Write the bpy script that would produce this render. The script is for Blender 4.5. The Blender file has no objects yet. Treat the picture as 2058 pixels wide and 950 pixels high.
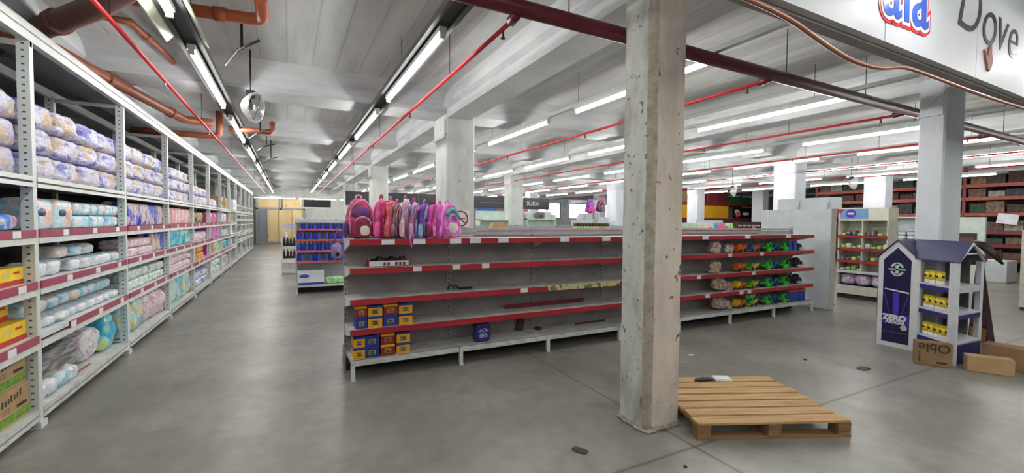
import bpy, bmesh, math, random
from math import pi, sin, cos, radians
from mathutils import Matrix, Vector, noise
random.seed(7)
S = bpy.context.scene
COL = S.collection

# ------------------------------------------------------------------ camera, world, exposure
cam = bpy.data.cameras.new('camera'); cam.sensor_fit = 'HORIZONTAL'; cam.sensor_width = 36
cam.lens = 870 / 2058 * 36; cam.clip_start = .05; cam.clip_end = 200
co = bpy.data.objects.new('camera', cam); COL.objects.link(co)
co.matrix_world = Matrix.Translation((0, 0, 1.6)) @ Matrix.Rotation(-radians(27.3), 4, 'Z') @ Matrix.Rotation(radians(88.0), 4, 'X') @ Matrix.Rotation(radians(.5), 4, 'Z')
S.camera = co
W = bpy.data.worlds.new('world'); S.world = W; W.use_nodes = True
W.node_tree.nodes['Background'].inputs[0].default_value = (.75, .85, 1, 1)
W.node_tree.nodes['Background'].inputs[1].default_value = .3
S.view_settings.view_transform = 'Standard'; S.view_settings.look = 'None'
S.view_settings.exposure = 0.92; S.view_settings.gamma = 1; S.view_settings.use_curve_mapping = False
S.cycles.use_denoising = True
S.cycles.max_bounces = 6; S.cycles.diffuse_bounces = 4; S.cycles.glossy_bounces = 3
S.cycles.transparent_max_bounces = 6; S.cycles.sample_clamp_indirect = 6
S.cycles.caustics_reflective = False; S.cycles.caustics_refractive = False
TUBE_STRENGTH = 29.0

# ------------------------------------------------------------------ materials
def lin(c):
    return tuple(((x / 12.92) if x <= .04045 else ((x + .055) / 1.055) ** 2.4) for x in [v / 255 for v in c]) + (1,)
MATS = {}
def nd(nt, t, **k):
    n = nt.nodes.new(t)
    for a, b in k.items():
        if a.startswith('i_'): n.inputs[int(a[2:])].default_value = b
        else: setattr(n, a, b)
    return n
def ramp(nt, fac, stops, interp='LINEAR'):
    r = nt.nodes.new('ShaderNodeValToRGB'); r.color_ramp.interpolation = interp
    el = r.color_ramp.elements
    while len(el) < len(stops): el.new(.5)
    for e, (p, c) in zip(el, stops): e.position = p; e.color = c
    nt.links.new(fac, r.inputs[0]); return r.outputs[0]
def base(name, rough, metal, coat=0):
    m = bpy.data.materials.new(name); m.use_nodes = True
    b = m.node_tree.nodes['Principled BSDF']
    b.inputs['Roughness'].default_value = rough; b.inputs['Metallic'].default_value = metal
    b.inputs['Coat Weight'].default_value = coat
    return m, m.node_tree, b
def mat(name, col, rough=.5, metal=0, var=.06, scale=6, bump=0, coat=0, bscale=40):
    """a paint or plastic with a faint procedural unevenness"""
    if name in MATS: return MATS[name]
    m, nt, b = base(name, rough, metal, coat); c = lin(col)
    tc = nd(nt, 'ShaderNodeTexCoord'); n = nd(nt, 'ShaderNodeTexNoise'); n.inputs['Scale'].default_value = scale; n.inputs['Detail'].default_value = 5
    nt.links.new(tc.outputs['Object'], n.inputs['Vector'])
    lo = tuple(x * (1 - var * 2) for x in c[:3]) + (1,); hi = tuple(min(1, x * (1 + var)) for x in c[:3]) + (1,)
    nt.links.new(ramp(nt, n.outputs[0], [(.3, lo), (.65, hi)]), b.inputs['Base Color'])
    if bump:
        n2 = nd(nt, 'ShaderNodeTexNoise'); n2.inputs['Scale'].default_value = bscale
        nt.links.new(tc.outputs['Object'], n2.inputs['Vector'])
        bp = nd(nt, 'ShaderNodeBump'); bp.inputs['Strength'].default_value = bump; bp.inputs['Distance'].default_value = .02
        nt.links.new(n2.outputs[0], bp.inputs['Height']); nt.links.new(bp.outputs[0], b.inputs['Normal'])
    MATS[name] = m; return m
def prt(name, cols, scale=8, rough=.3, stretch=(1, 1, 1), wrinkle=.4, kind='VORONOI'):
    """printed plastic: patches of ink in several colours, different on every copy"""
    if name in MATS: return MATS[name]
    m, nt, b = base(name, rough, 0)
    tc = nd(nt, 'ShaderNodeTexCoord'); mp = nd(nt, 'ShaderNodeMapping'); mp.inputs['Scale'].default_value = stretch
    oi = nd(nt, 'ShaderNodeObjectInfo'); ml = nd(nt, 'ShaderNodeMath', operation='MULTIPLY'); ml.inputs[1].default_value = 17
    nt.links.new(oi.outputs['Random'], ml.inputs[0]); nt.links.new(tc.outputs['Object'], mp.inputs['Vector'])
    v = nd(nt, 'ShaderNodeTexNoise', noise_dimensions='4D'); v.inputs['Scale'].default_value = scale; v.inputs['Detail'].default_value = 3; v.inputs['Distortion'].default_value = .6
    nt.links.new(mp.outputs[0], v.inputs['Vector']); nt.links.new(ml.outputs[0], v.inputs['W'])
    k = len(cols); st = []
    for i, c in enumerate(cols): st.append((0 if i == 0 else .34 + .32 * i / k, lin(c)))
    nt.links.new(ramp(nt, v.outputs[0], st, 'LINEAR'), b.inputs['Base Color'])
    if wrinkle:
        n2 = nd(nt, 'ShaderNodeTexNoise'); n2.inputs['Scale'].default_value = 22; nt.links.new(tc.outputs['Object'], n2.inputs['Vector'])
        bp = nd(nt, 'ShaderNodeBump'); bp.inputs['Strength'].default_value = wrinkle; bp.inputs['Distance'].default_value = .03
        nt.links.new(n2.outputs[0], bp.inputs['Height']); nt.links.new(bp.outputs[0], b.inputs['Normal'])
    MATS[name] = m; return m
def emis(name, col, s):
    m = bpy.data.materials.new(name); m.use_nodes = True; b = m.node_tree.nodes['Principled BSDF']
    b.inputs['Base Color'].default_value = (.8, .8, .8, 1)
    b.inputs['Emission Color'].default_value = lin(col); b.inputs['Emission Strength'].default_value = s
    return m
def concrete(name, cols, scale, streak=(1, 1, 1), rough=.8, bump=.3, spots=None, boards=None):
    m, nt, b = base(name, rough, 0)
    tc = nd(nt, 'ShaderNodeTexCoord'); mp = nd(nt, 'ShaderNodeMapping'); mp.inputs['Scale'].default_value = streak
    nt.links.new(tc.outputs['Object'], mp.inputs['Vector'])
    n = nd(nt, 'ShaderNodeTexNoise'); n.inputs['Scale'].default_value = scale; n.inputs['Detail'].default_value = 8; n.inputs['Roughness'].default_value = .62
    nt.links.new(mp.outputs[0], n.inputs['Vector'])
    k = len(cols); col = ramp(nt, n.outputs[0], [(.28 + .44 * i / max(1, k - 1), lin(c)) for i, c in enumerate(cols)])
    if spots:
        n3 = nd(nt, 'ShaderNodeTexNoise'); n3.inputs['Scale'].default_value = spots[1]; n3.inputs['Detail'].default_value = 6
        nt.links.new(tc.outputs['Object'], n3.inputs['Vector'])
        f = ramp(nt, n3.outputs[0], [(spots[2], (0, 0, 0, 1)), (spots[2] + .05, (1, 1, 1, 1))])
        mx = nd(nt, 'ShaderNodeMix', data_type='RGBA'); nt.links.new(f, mx.inputs[0]); nt.links.new(col, mx.inputs[6]); mx.inputs[7].default_value = lin(spots[0]); col = mx.outputs[2]
    h = n.outputs[0]
    if boards:
        sx = nd(nt, 'ShaderNodeSeparateXYZ'); nt.links.new(tc.outputs['Object'], sx.inputs[0])
        a = nd(nt, 'ShaderNodeMath', operation='DIVIDE'); a.inputs[1].default_value = boards; nt.links.new(sx.outputs[0], a.inputs[0])
        fr = nd(nt, 'ShaderNodeMath', operation='FRACT'); nt.links.new(a.outputs[0], fr.inputs[0])
        f = ramp(nt, fr.outputs[0], [(0, (1, 1, 1, 1)), (.04, (0, 0, 0, 1)), (.96, (0, 0, 0, 1)), (1, (1, 1, 1, 1))])
        wn = nd(nt, 'ShaderNodeMath', operation='FLOOR'); nt.links.new(a.outputs[0], wn.inputs[0])
        wh = nd(nt, 'ShaderNodeTexWhiteNoise', noise_dimensions='1D'); nt.links.new(wn.outputs[0], wh.inputs['W'])
        mr = nd(nt, 'ShaderNodeMapRange'); mr.inputs['To Min'].default_value = .88; mr.inputs['To Max'].default_value = 1.06; nt.links.new(wh.outputs[0], mr.inputs[0])
        vm = nd(nt, 'ShaderNodeMix', data_type='RGBA', blend_type='MULTIPLY'); vm.inputs[0].default_value = 1
        nt.links.new(col, vm.inputs[6]); nt.links.new(mr.outputs[0], vm.inputs[7]); col = vm.outputs[2]
        mx = nd(nt, 'ShaderNodeMix', data_type='RGBA', blend_type='MULTIPLY'); mx.inputs[7].default_value = (.72, .72, .72, 1)
        nt.links.new(f, mx.inputs[0]); nt.links.new(col, mx.inputs[6]); col = mx.outputs[2]
    nt.links.new(col, b.inputs['Base Color'])
    bp = nd(nt, 'ShaderNodeBump'); bp.inputs['Strength'].default_value = bump; bp.inputs['Distance'].default_value = .03
    nt.links.new(h, bp.inputs['Height']); nt.links.new(bp.outputs[0], b.inputs['Normal'])
    MATS[name] = m; return m
def floor_material():
    m, nt, b = base('polished_concrete', .34, 0)
    tc = nd(nt, 'ShaderNodeTexCoord')
    def noi(sc, det=6, v=None):
        n = nd(nt, 'ShaderNodeTexNoise'); n.inputs['Scale'].default_value = sc; n.inputs['Detail'].default_value = det
        nt.links.new(v or tc.outputs['Object'], n.inputs['Vector']); return n.outputs[0]
    a = ramp(nt, noi(.9), [(.3, lin((116, 114, 109))), (.5, lin((134, 132, 126))), (.72, lin((154, 151, 144)))])
    f = ramp(nt, noi(7, 8), [(.32, (.83, .83, .83, 1)), (.68, (1.06, 1.06, 1.05, 1))])
    mx = nd(nt, 'ShaderNodeMix', data_type='RGBA', blend_type='MULTIPLY'); mx.inputs[0].default_value = 1
    nt.links.new(a, mx.inputs[6]); nt.links.new(f, mx.inputs[7]); col = mx.outputs[2]
    # scuffs, pale wear and dark spills
    for sc, th, c, amt in ((1.3, .55, (158, 156, 151), .5), (1.9, .58, (88, 86, 84), .5), (30, .72, (60, 58, 56), .5)):
        g = ramp(nt, noi(sc, 9), [(th, (0, 0, 0, 1)), (th + .22, (amt, amt, amt, 1))])
        mx = nd(nt, 'ShaderNodeMix', data_type='RGBA'); nt.links.new(g, mx.inputs[0]); nt.links.new(col, mx.inputs[6]); mx.inputs[7].default_value = lin(c); col = mx.outputs[2]
    # saw-cut joints every bay
    sx = nd(nt, 'ShaderNodeSeparateXYZ'); nt.links.new(tc.outputs['Object'], sx.inputs[0])
    for ax, off, per in ((0, 2.57, 5.08), (1, 2.1, 5.2)):
        s = nd(nt, 'ShaderNodeMath', operation='SUBTRACT'); s.inputs[1].default_value = off - per / 2; nt.links.new(sx.outputs[ax], s.inputs[0])
        d = nd(nt, 'ShaderNodeMath', operation='DIVIDE'); d.inputs[1].default_value = per; nt.links.new(s.outputs[0], d.inputs[0])
        fr = nd(nt, 'ShaderNodeMath', operation='FRACT'); nt.links.new(d.outputs[0], fr.inputs[0])
        w = .005 / per
        g = ramp(nt, fr.outputs[0], [(.5 - w * 2, (0, 0, 0, 1)), (.5 - w, (.75,) * 3 + (1,)), (.5 + w, (.75,) * 3 + (1,)), (.5 + w * 2, (0, 0, 0, 1))])
        mx = nd(nt, 'ShaderNodeMix', data_type='RGBA'); nt.links.new(g, mx.inputs[0]); nt.links.new(col, mx.inputs[6]); mx.inputs[7].default_value = lin((55, 54, 52)); col = mx.outputs[2]
    nt.links.new(col, b.inputs['Base Color'])
    bp = nd(nt, 'ShaderNodeBump'); bp.inputs['Strength'].default_value = .08; bp.inputs['Distance'].default_value = .02
    nt.links.new(noi(14, 8), bp.inputs['Height']); nt.links.new(bp.outputs[0], b.inputs['Normal'])
    return m
def perforated():
    m, nt, b = base('perforated_white_steel', .45, .1)
    tc = nd(nt, 'ShaderNodeTexCoord'); sx = nd(nt, 'ShaderNodeSeparateXYZ'); nt.links.new(tc.outputs['Object'], sx.inputs[0])
    d = nd(nt, 'ShaderNodeMath', operation='DIVIDE'); d.inputs[1].default_value = .05; nt.links.new(sx.outputs[2], d.inputs[0])
    fr = nd(nt, 'ShaderNodeMath', operation='FRACT'); nt.links.new(d.outputs[0], fr.inputs[0])
    g = ramp(nt, fr.outputs[0], [(0, (0, 0, 0, 1)), (.36, (0, 0, 0, 1)), (.4, (1, 1, 1, 1)), (.6, (1, 1, 1, 1)), (.64, (0, 0, 0, 1))])
    ab = nd(nt, 'ShaderNodeMath', operation='ABSOLUTE'); nt.links.new(sx.outputs[0], ab.inputs[0])
    lt = nd(nt, 'ShaderNodeMath', operation='LESS_THAN'); lt.inputs[1].default_value = .009; nt.links.new(ab.outputs[0], lt.inputs[0])
    mu = nd(nt, 'ShaderNodeMath', operation='MULTIPLY'); nt.links.new(g, mu.inputs[0]); nt.links.new(lt.outputs[0], mu.inputs[1])
    mx = nd(nt, 'ShaderNodeMix', data_type='RGBA'); nt.links.new(mu.outputs[0], mx.inputs[0]); mx.inputs[6].default_value = lin((214, 222, 220)); mx.inputs[7].default_value = lin((70, 70, 70))
    nt.links.new(mx.outputs[2], b.inputs['Base Color'])
    return m
def wood(name, a, c, scale=3, stretch=(1, 14, 14)):
    m, nt, b = base(name, .75, 0)
    tc = nd(nt, 'ShaderNodeTexCoord'); mp = nd(nt, 'ShaderNodeMapping'); mp.inputs['Scale'].default_value = stretch
    oi = nd(nt, 'ShaderNodeObjectInfo'); ml = nd(nt, 'ShaderNodeMath', operation='MULTIPLY'); ml.inputs[1].default_value = 31
    nt.links.new(oi.outputs['Random'], ml.inputs[0]); nt.links.new(tc.outputs['Object'], mp.inputs['Vector'])
    n = nd(nt, 'ShaderNodeTexNoise', noise_dimensions='4D'); n.inputs['Scale'].default_value = scale; n.inputs['Detail'].default_value = 6
    nt.links.new(mp.outputs[0], n.inputs['Vector']); nt.links.new(ml.outputs[0], n.inputs['W'])
    n2 = nd(nt, 'ShaderNodeTexNoise', noise_dimensions='4D'); n2.inputs['Scale'].default_value = 5; nt.links.new(tc.outputs['Object'], n2.inputs['Vector']); nt.links.new(ml.outputs[0], n2.inputs['W'])
    col = ramp(nt, n.outputs[0], [(.3, lin(a)), (.7, lin(c))])
    g = ramp(nt, n2.outputs[0], [(.62, (0, 0, 0, 1)), (.75, (.6, .6, .6, 1))])
    mx = nd(nt, 'ShaderNodeMix', data_type='RGBA'); nt.links.new(g, mx.inputs[0]); nt.links.new(col, mx.inputs[6]); mx.inputs[7].default_value = lin((88, 66, 48))
    nt.links.new(mx.outputs[2], b.inputs['Base Color'])
    bp = nd(nt, 'ShaderNodeBump'); bp.inputs['Strength'].default_value = .3; bp.inputs['Distance'].default_value = .01
    nt.links.new(n.outputs[0], bp.inputs['Height']); nt.links.new(bp.outputs[0], b.inputs['Normal'])
    return m
def clear_film(name, col, alpha=.45):
    m, nt, b = base(name, .12, 0)
    b.inputs['Base Color'].default_value = lin(col)
    tc = nd(nt, 'ShaderNodeTexCoord'); n = nd(nt, 'ShaderNodeTexNoise'); n.inputs['Scale'].default_value = 14; n.inputs['Detail'].default_value = 4
    mp = nd(nt, 'ShaderNodeMapping'); mp.inputs['Scale'].default_value = (1, .3, 2.5)
    nt.links.new(tc.outputs['Object'], mp.inputs[0]); nt.links.new(mp.outputs[0], n.inputs['Vector'])
    nt.links.new(ramp(nt, n.outputs[0], [(.4, (alpha * .4,) * 3 + (1,)), (.62, (min(1, alpha * 1.6),) * 3 + (1,))]), b.inputs['Alpha'])
    bp = nd(nt, 'ShaderNodeBump'); bp.inputs['Strength'].default_value = .8; bp.inputs['Distance'].default_value = .03
    nt.links.new(n.outputs[0], bp.inputs['Height']); nt.links.new(bp.outputs[0], b.inputs['Normal'])
    return m

# ------------------------------------------------------------------ mesh helpers
class MB:
    def __init__(s): s.v = []; s.f = []; s.mi = []; s.sm = []; s.T = Matrix()
    def add(s, vs, fs, m=0, sm=False):
        b = len(s.v); s.v += [tuple(s.T @ Vector(v)) for v in vs]
        for f in fs: s.f.append([b + i for i in f]); s.mi.append(m); s.sm.append(sm)
        return s
    def box(s, x0, y0, z0, x1, y1, z1, m=0):
        vs = [(x, y, z) for z in (z0, z1) for y in (y0, y1) for x in (x0, x1)]
        return s.add(vs, [(0, 2, 3, 1), (4, 5, 7, 6), (0, 1, 5, 4), (1, 3, 7, 5), (3, 2, 6, 7), (2, 0, 4, 6)], m)
    def prism(s, pts, a0, a1, axis='Y', m=0):
        """polygon pts in the two other axes, extruded along axis"""
        def p(u, w, a): return {'Y': (u, a, w), 'X': (a, u, w), 'Z': (u, w, a)}[axis]
        n = len(pts); vs = [p(u, w, a0) for u, w in pts] + [p(u, w, a1) for u, w in pts]
        return s.add(vs, [list(range(n))[::-1], list(range(n, 2 * n))] + [(i, (i + 1) % n, n + (i + 1) % n, n + i) for i in range(n)], m)
    def hull(s, bot, top, m=0):
        n = len(bot); return s.add(list(bot) + list(top), [list(range(n))[::-1], list(range(n, 2 * n))] + [(i, (i + 1) % n, n + (i + 1) % n, n + i) for i in range(n)], m)
    def tube(s, pts, r, n=8, m=0, cap=True):
        pts = [Vector(p) for p in pts]; rs = r if isinstance(r, (list, tuple)) else [r] * len(pts)
        rings = []; prev = None
        for i, p in enumerate(pts):
            d = (pts[min(i + 1, len(pts) - 1)] - pts[max(i - 1, 0)]).normalized()
            if prev is None: u = d.orthogonal().normalized()
            else: u = (prev - d * prev.dot(d)).normalized()
            prev = u; w = d.cross(u)
            rings.append([p + (u * cos(2 * pi * k / n) + w * sin(2 * pi * k / n)) * rs[i] for k in range(n)])
        vs = [tuple(q) for r_ in rings for q in r_]; fs = []
        for i in range(len(pts) - 1):
            for k in range(n): a = i * n + k; b = i * n + (k + 1) % n; fs.append((a, b, b + n, a + n))
        s.add(vs, fs, m, True)
        if cap: b0 = len(s.v) - len(vs); s.f += [[b0 + k for k in range(n)][::-1], [b0 + len(vs) - n + k for k in range(n)]]; s.mi += [m, m]; s.sm += [False, False]
        return s
    def lathe(s, prof, c=(0, 0, 0), n=16, m=0):
        vs = [(c[0] + r * cos(2 * pi * k / n), c[1] + r * sin(2 * pi * k / n), c[2] + z) for r, z in prof for k in range(n)]; fs = []
        for i in range(len(prof) - 1):
            for k in range(n): a = i * n + k; b = i * n + (k + 1) % n; fs.append((a, b, b + n, a + n))
        s.add(vs, fs, m, True); b0 = len(s.v) - len(vs)
        s.f += [[b0 + k for k in range(n)][::-1], [b0 + len(vs) - n + k for k in range(n)]]; s.mi += [m, m]; s.sm += [False, False]
        return s
    def puff(s, c, size, k=5, n=7, amp=.03, seed=0, m=0, taper=0, ruck=0):
        """a soft, slightly crumpled block: size (x,y,z), c = centre of the base"""
        sx, sy, sz = [q / 2 for q in size]; vs = {}; order = []; fs = []
        def vid(i, j, l):
            if (i, j, l) not in vs: vs[(i, j, l)] = len(order); order.append((i, j, l))
            return vs[(i, j, l)]
        for a in range(n):
            for b in range(n):
                for l, fl in ((0, 1), (n, 0)):
                    for f3 in (lambda p, q: (p, q, l), lambda p, q: (l, p, q), lambda p, q: (q, l, p)):
                        q = [vid(*f3(a, b)), vid(*f3(a + 1, b)), vid(*f3(a + 1, b + 1)), vid(*f3(a, b + 1))]
                        fs.append(q[::-1] if fl else q)
        out = []
        for i, j, l in order:
            p = Vector((2 * i / n - 1, 2 * j / n - 1, 2 * l / n - 1))
            nn = (abs(p.x) ** k + abs(p.y) ** k + abs(p.z) ** k) ** (1 / k)
            p = p / nn
            w = noise.noise_vector(p * 1.7 + Vector((seed * 3.1, seed * 1.7, seed)))
            w2 = noise.noise_vector(p * 4.5 + Vector((seed, seed * 2.3, 5)))
            t = 1 - taper * max(0, (p.z + .2))
            out.append((c[0] + sx * p.x * t + amp * w.x + amp * .5 * w2.x, c[1] + sy * p.y * t + amp * w.y + amp * .5 * w2.y, c[2] + sz * (p.z + 1) + (amp * w.z if p.z > -.6 else 0)))
        return s.add(out, fs, m, True)
    def mesh(s, name, mats, bevel=0):
        me = bpy.data.meshes.new(name); me.from_pydata(s.v, [], s.f)
        for q in (mats if isinstance(mats, (list, tuple)) else [mats]): me.materials.append(q)
        me.polygons.foreach_set('material_index', s.mi); me.polygons.foreach_set('use_smooth', s.sm)
        bm = bmesh.new(); bm.from_mesh(me); bmesh.ops.recalc_face_normals(bm, faces=bm.faces)
        if bevel: bmesh.ops.bevel(bm, geom=[e for e in bm.edges if e.is_manifold and e.calc_face_angle(0) > .5], offset=bevel, segments=1, affect='EDGES', clamp_overlap=True)
        bm.to_mesh(me); bm.free(); me.update(); return me
    def build(s, name, mats, parent=None, loc=(0, 0, 0), rot=(0, 0, 0), bevel=0):
        o = bpy.data.objects.new(name, s.mesh(name, mats, bevel)); COL.objects.link(o)
        o.location = loc; o.rotation_euler = rot
        if parent: o.parent = parent
        return o
def tag(o, label, cat, group=None, kind=None):
    o['label'] = label; o['category'] = cat
    if group: o['group'] = group
    if kind: o['kind'] = kind
    return o
def thing(name, label, cat, loc=(0, 0, 0), rz=0, group=None):
    o = bpy.data.objects.new(name, None); COL.objects.link(o); o.empty_display_size = .05
    o.location = loc; o.rotation_euler = (0, 0, rz); return tag(o, label, cat, group)
def struct(o): o['kind'] = 'structure'; return o
def dup(o, loc=None, rot=None, label=None, group=None, parent=None):
    kids = list(o.children); c = o.copy(); COL.objects.link(c); c.parent = parent
    if loc is not None: c.location = loc
    if rot is not None: c.rotation_euler = rot
    if label: c['label'] = label
    if group: c['group'] = group
    for k in kids: dup(k, parent=c)
    return c
ORD = ['first', 'second', 'third', 'fourth', 'fifth', 'sixth', 'seventh', 'eighth', 'ninth', 'tenth', 'eleventh', 'twelfth', 'thirteenth', 'fourteenth', 'fifteenth', 'sixteenth']
def text(name, s, size, m, parent, M, ext=.002, shear=0, align='CENTER', bold=0):
    cu = bpy.data.curves.new(name, 'FONT'); cu.body = s; cu.size = size; cu.extrude = ext; cu.shear = shear; cu.align_x = align; cu.offset = bold; cu.resolution_u = 6
    t = bpy.data.objects.new(name, cu); COL.objects.link(t); dg = bpy.context.evaluated_depsgraph_get()
    me = bpy.data.meshes.new_from_object(t.evaluated_get(dg)); COL.objects.unlink(t); bpy.data.objects.remove(t)
    me.materials.clear(); me.materials.append(m)
    o = bpy.data.objects.new(name, me); COL.objects.link(o); o.matrix_local = M
    if parent: o.parent = parent
    return o
FACE_S = Matrix.Rotation(radians(90), 4, 'X')                 # text upright, read from the south (-Y)
FACE_E = Matrix.Rotation(radians(90), 4, 'Z') @ FACE_S        # read from the east (+X)
FACE_W = Matrix.Rotation(radians(-90), 4, 'Z') @ FACE_S       # read from the west (-X)
def TR(x, y, z): return Matrix.Translation((x, y, z))

WHITE = mat('white_enamel', (222, 226, 224), .4)
WHITE_OLD = mat('white_enamel_worn', (208, 211, 207), .5, var=.12, scale=9)
PERF = perforated()
STEEL_PALE = mat('pale_grey_steel', (164, 164, 168), .4, .2)
RED = mat('red_price_strip', (168, 38, 50), .3, var=.1, scale=3)
PINKRED = mat('faded_red_price_strip', (158, 62, 88), .35, var=.08, scale=3)
PAPER = mat('white_paper', (232, 232, 236), .7)
BLACK = mat('black_plastic', (24, 24, 27), .4)
DARK = mat('dark_grey_steel', (46, 46, 50), .5)
PANEL = mat('grey_back_panel', (158, 149, 151), .55, var=.12, scale=3)
DULL = mat('dull_grey_tray', (84, 88, 87), .7)
STEEL = mat('galvanised_steel', (150, 156, 156), .35, .7)
KRAFT = mat('kraft_cardboard', (176, 146, 106), .8, var=.08)
KRAFT_D = mat('dark_kraft_cardboard', (142, 112, 80), .8, var=.1)
GREEN = mat('green_carton_band', (112, 158, 58), .7, var=.2, scale=25)
INK = mat('dark_print', (62, 48, 38), .7)
NAVY = mat('navy_print', (40, 40, 110), .35)
MAROON = mat('maroon_pipe_paint', (92, 20, 34), .35)
PIPE_RED = mat('red_sprinkler_paint', (196, 48, 56), .35)
CLAY = mat('clay_drain_pipe', (150, 84, 58), .45, var=.15)
TUBE = emis('lit_tube', (255, 253, 248), TUBE_STRENGTH)

# ------------------------------------------------------------------ room shell
CEIL = 3.76
fl = MB().box(-7, -7, -.1, 30, 33.1, 0).build('floor', floor_material()); struct(fl)
ceil_m = concrete('board_marked_white_concrete', [(168, 170, 170), (200, 202, 201), (216, 217, 215)], 1.1, (3, .35, 1), .85, .25, boards=.31)
beam_m = concrete('white_painted_concrete_beam', [(168, 172, 176), (200, 203, 206), (214, 216, 217)], 1.6, (.5, .5, 3), .8, .2)
struct(MB().box(-7, -7, CEIL, 30, 33.1, CEIL + .2).build('ceiling', ceil_m))
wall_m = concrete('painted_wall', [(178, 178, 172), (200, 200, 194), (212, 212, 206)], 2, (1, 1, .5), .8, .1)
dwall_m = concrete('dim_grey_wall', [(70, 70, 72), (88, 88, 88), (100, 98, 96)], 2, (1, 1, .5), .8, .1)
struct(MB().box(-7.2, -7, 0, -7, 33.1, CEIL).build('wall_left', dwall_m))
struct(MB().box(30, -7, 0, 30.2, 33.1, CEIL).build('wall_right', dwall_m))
struct(MB().box(-7.2, -7.2, 0, 30.2, -7, CEIL).build('wall_near', wall_m))
bw = MB()   # far wall with two window openings
for x0, x1, z0, z1 in ((-7.2, 19.6, 0, CEIL), (19.6, 27.4, 0, 1.9), (19.6, 27.4, 3.3, CEIL), (22.0, 22.9, 1.9, 3.3), (27.4, 30.2, 0, CEIL)):
    bw.box(x0, 33, z0, x1, 33.2, z1)
struct(bw.build('wall_far', wall_m))
sky = emis('bright_daylight', (236, 242, 255), 5)
for i, (x0, x1) in enumerate(((19.6, 22.0), (22.9, 27.4))):
    w = struct(MB().box(x0, 33.12, 1.9, x1, 33.16, 3.3).build('window_%d' % (i + 1), sky))
    fr = MB()
    for a in (x0, (x0 + x1) / 2 - .03, x1 - .06): fr.box(a, 33.02, 1.9, a + .06, 33.1, 3.3)
    fr.box(x0, 33.02, 1.9, x1, 33.1, 1.96).box(x0, 33.02, 3.24, x1, 33.1, 3.3)
    fr.build('window_frame', DARK, w)

# concrete frame: beams and columns
for k in range(-1, 6):      # along the aisles
    x = 2.42 + 5.08 * k
    b = MB().box(x, -7, 3.36, x + .42, 33, CEIL + .01)
    b.prism([(x - .07, 3.55), (x, 3.50), (x + .42, 3.50), (x + .49, 3.55), (x + .49, CEIL + .01), (x - .07, CEIL + .01)], -7, 33)
    struct(b.build('ceiling_beam', beam_m))
def cross_profile(y):
    half = .33; pts = []
    for i in range(7):
        t = i / 6; a = t * pi / 2
        pts.append((y - half - .42 * (1 - sin(a)), CEIL + .01 - (CEIL - 3.42) * (1 - cos(a))))
    return pts + [(2 * y - u, w) for u, w in reversed(pts)]
for k in range(0, 8):
    struct(MB().prism(cross_profile(7.48 + 3.72 * k), -7, 30, 'X').build('ceiling_beam', beam_m))
struct(MB().prism(cross_profile(.1), -7, 30, 'X').build('ceiling_beam', beam_m))

col_m = concrete('chalky_painted_column', [(178, 182, 180), (206, 210, 207), (218, 220, 216)], 3, (1, 1, .4), .85, .2, spots=((150, 148, 140), 9, .68))
colb_m = concrete('blue_white_painted_column', [(208, 214, 222), (224, 229, 237), (232, 236, 242)], 2, (1, 1, .4), .8, .1)
raw_l = concrete('limewashed_rough_concrete', [(150, 152, 145), (196, 199, 193), (216, 218, 213)], 5, (1, 1, .5), .95, .9, spots=((112, 110, 100), 16, .63))
raw_f = concrete('bare_beige_concrete', [(182, 170, 160), (208, 197, 187), (220, 210, 200)], 4, (1, 1, .5), .95, .6, spots=((104, 94, 84), 13, .66))
raw_e = concrete('crumbling_mortar', [(138, 132, 120), (168, 161, 148), (186, 180, 168)], 14, (1, 1, 1), .95, 1)
def column(x, y, w, d, m, extra=0):
    b = MB(); c = .02; x -= .008
    b.prism([(x + c, y), (x + w - c, y), (x + w, y + c), (x + w, y + d - c), (x + w - c, y + d), (x + c, y + d), (x, y + d - c), (x, y + c)], 0, CEIL + .005, 'Z')
    b.box(x - .03, y + .02, 3.02, x, y + d - .02, 3.34)
    return struct(b.build('column', m))
for k, ys in ((0, (7.15, 14.6, 22.05)), (1, (7.15, 14.6, 22.05)), (2, (7.15, 14.6, 22.05)), (3, (7.15, 14.6, 22.05)), (4, (14.6,))):
    for y in ys:
        column(2.42 + 5.08 * k, y, .52, .62, col_m if k < 2 else colb_m)
column(7.5, 2.43, .6, .27, colb_m)
# the worn column in the foreground: rough west face, beige south face, crumbling mortar between
def rough_col():
    x0, x1, y0, y1 = 2.42, 2.765, 2.42, 2.72
    prof = [(x0, y1), (x0, y0 + .055), (x0 + .012, y0 + .035), (x0 + .03, y0 + .012), (x0 + .055, y0), (x1 - .01, y0), (x1, y0 + .01), (x1, y1)]
    mats = [0, 2, 2, 2, 1, 1, 0, 0]; n = 110; b = MB(); N = len(prof); sub = []
    pts = []
    for i in range(N):
        a, c = Vector(prof[i]), Vector(prof[(i + 1) % N]); q = max(1, int((c - a).length / .035))
        for t in range(q): pts.append((a.lerp(c, t / q), mats[i], t == 0))
    vs = []
    for l in range(n + 1):
        z = 3.37 * l / n
        for p, mm, e in pts:
            amp = .008 if mm == 2 else .0035
            w = noise.noise_vector(Vector((p.x * 9, p.y * 9, z * 5))) * amp + noise.noise_vector(Vector((p.x * 40, p.y * 40, z * 22))) * amp * .6
            flare = .02 * max(0, 1 - z / .12) ** 2
            cx, cy = (x0 + x1) / 2, (y0 + y1) / 2; s = 1 + flare
            vs.append((cx + (p.x - cx) * s + w.x, cy + (p.y - cy) * s + w.y, z))
    M = len(pts); b.add(vs, [], 0)
    for l in range(n):
        for i in range(M):
            b.f.append([l * M + i, l * M + (i + 1) % M, (l + 1) * M + (i + 1) % M, (l + 1) * M + i]); b.mi.append(pts[i][1]); b.sm.append(False)
    return struct(b.build('column', [raw_l, raw_f, raw_e]))
rough_col()
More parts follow.
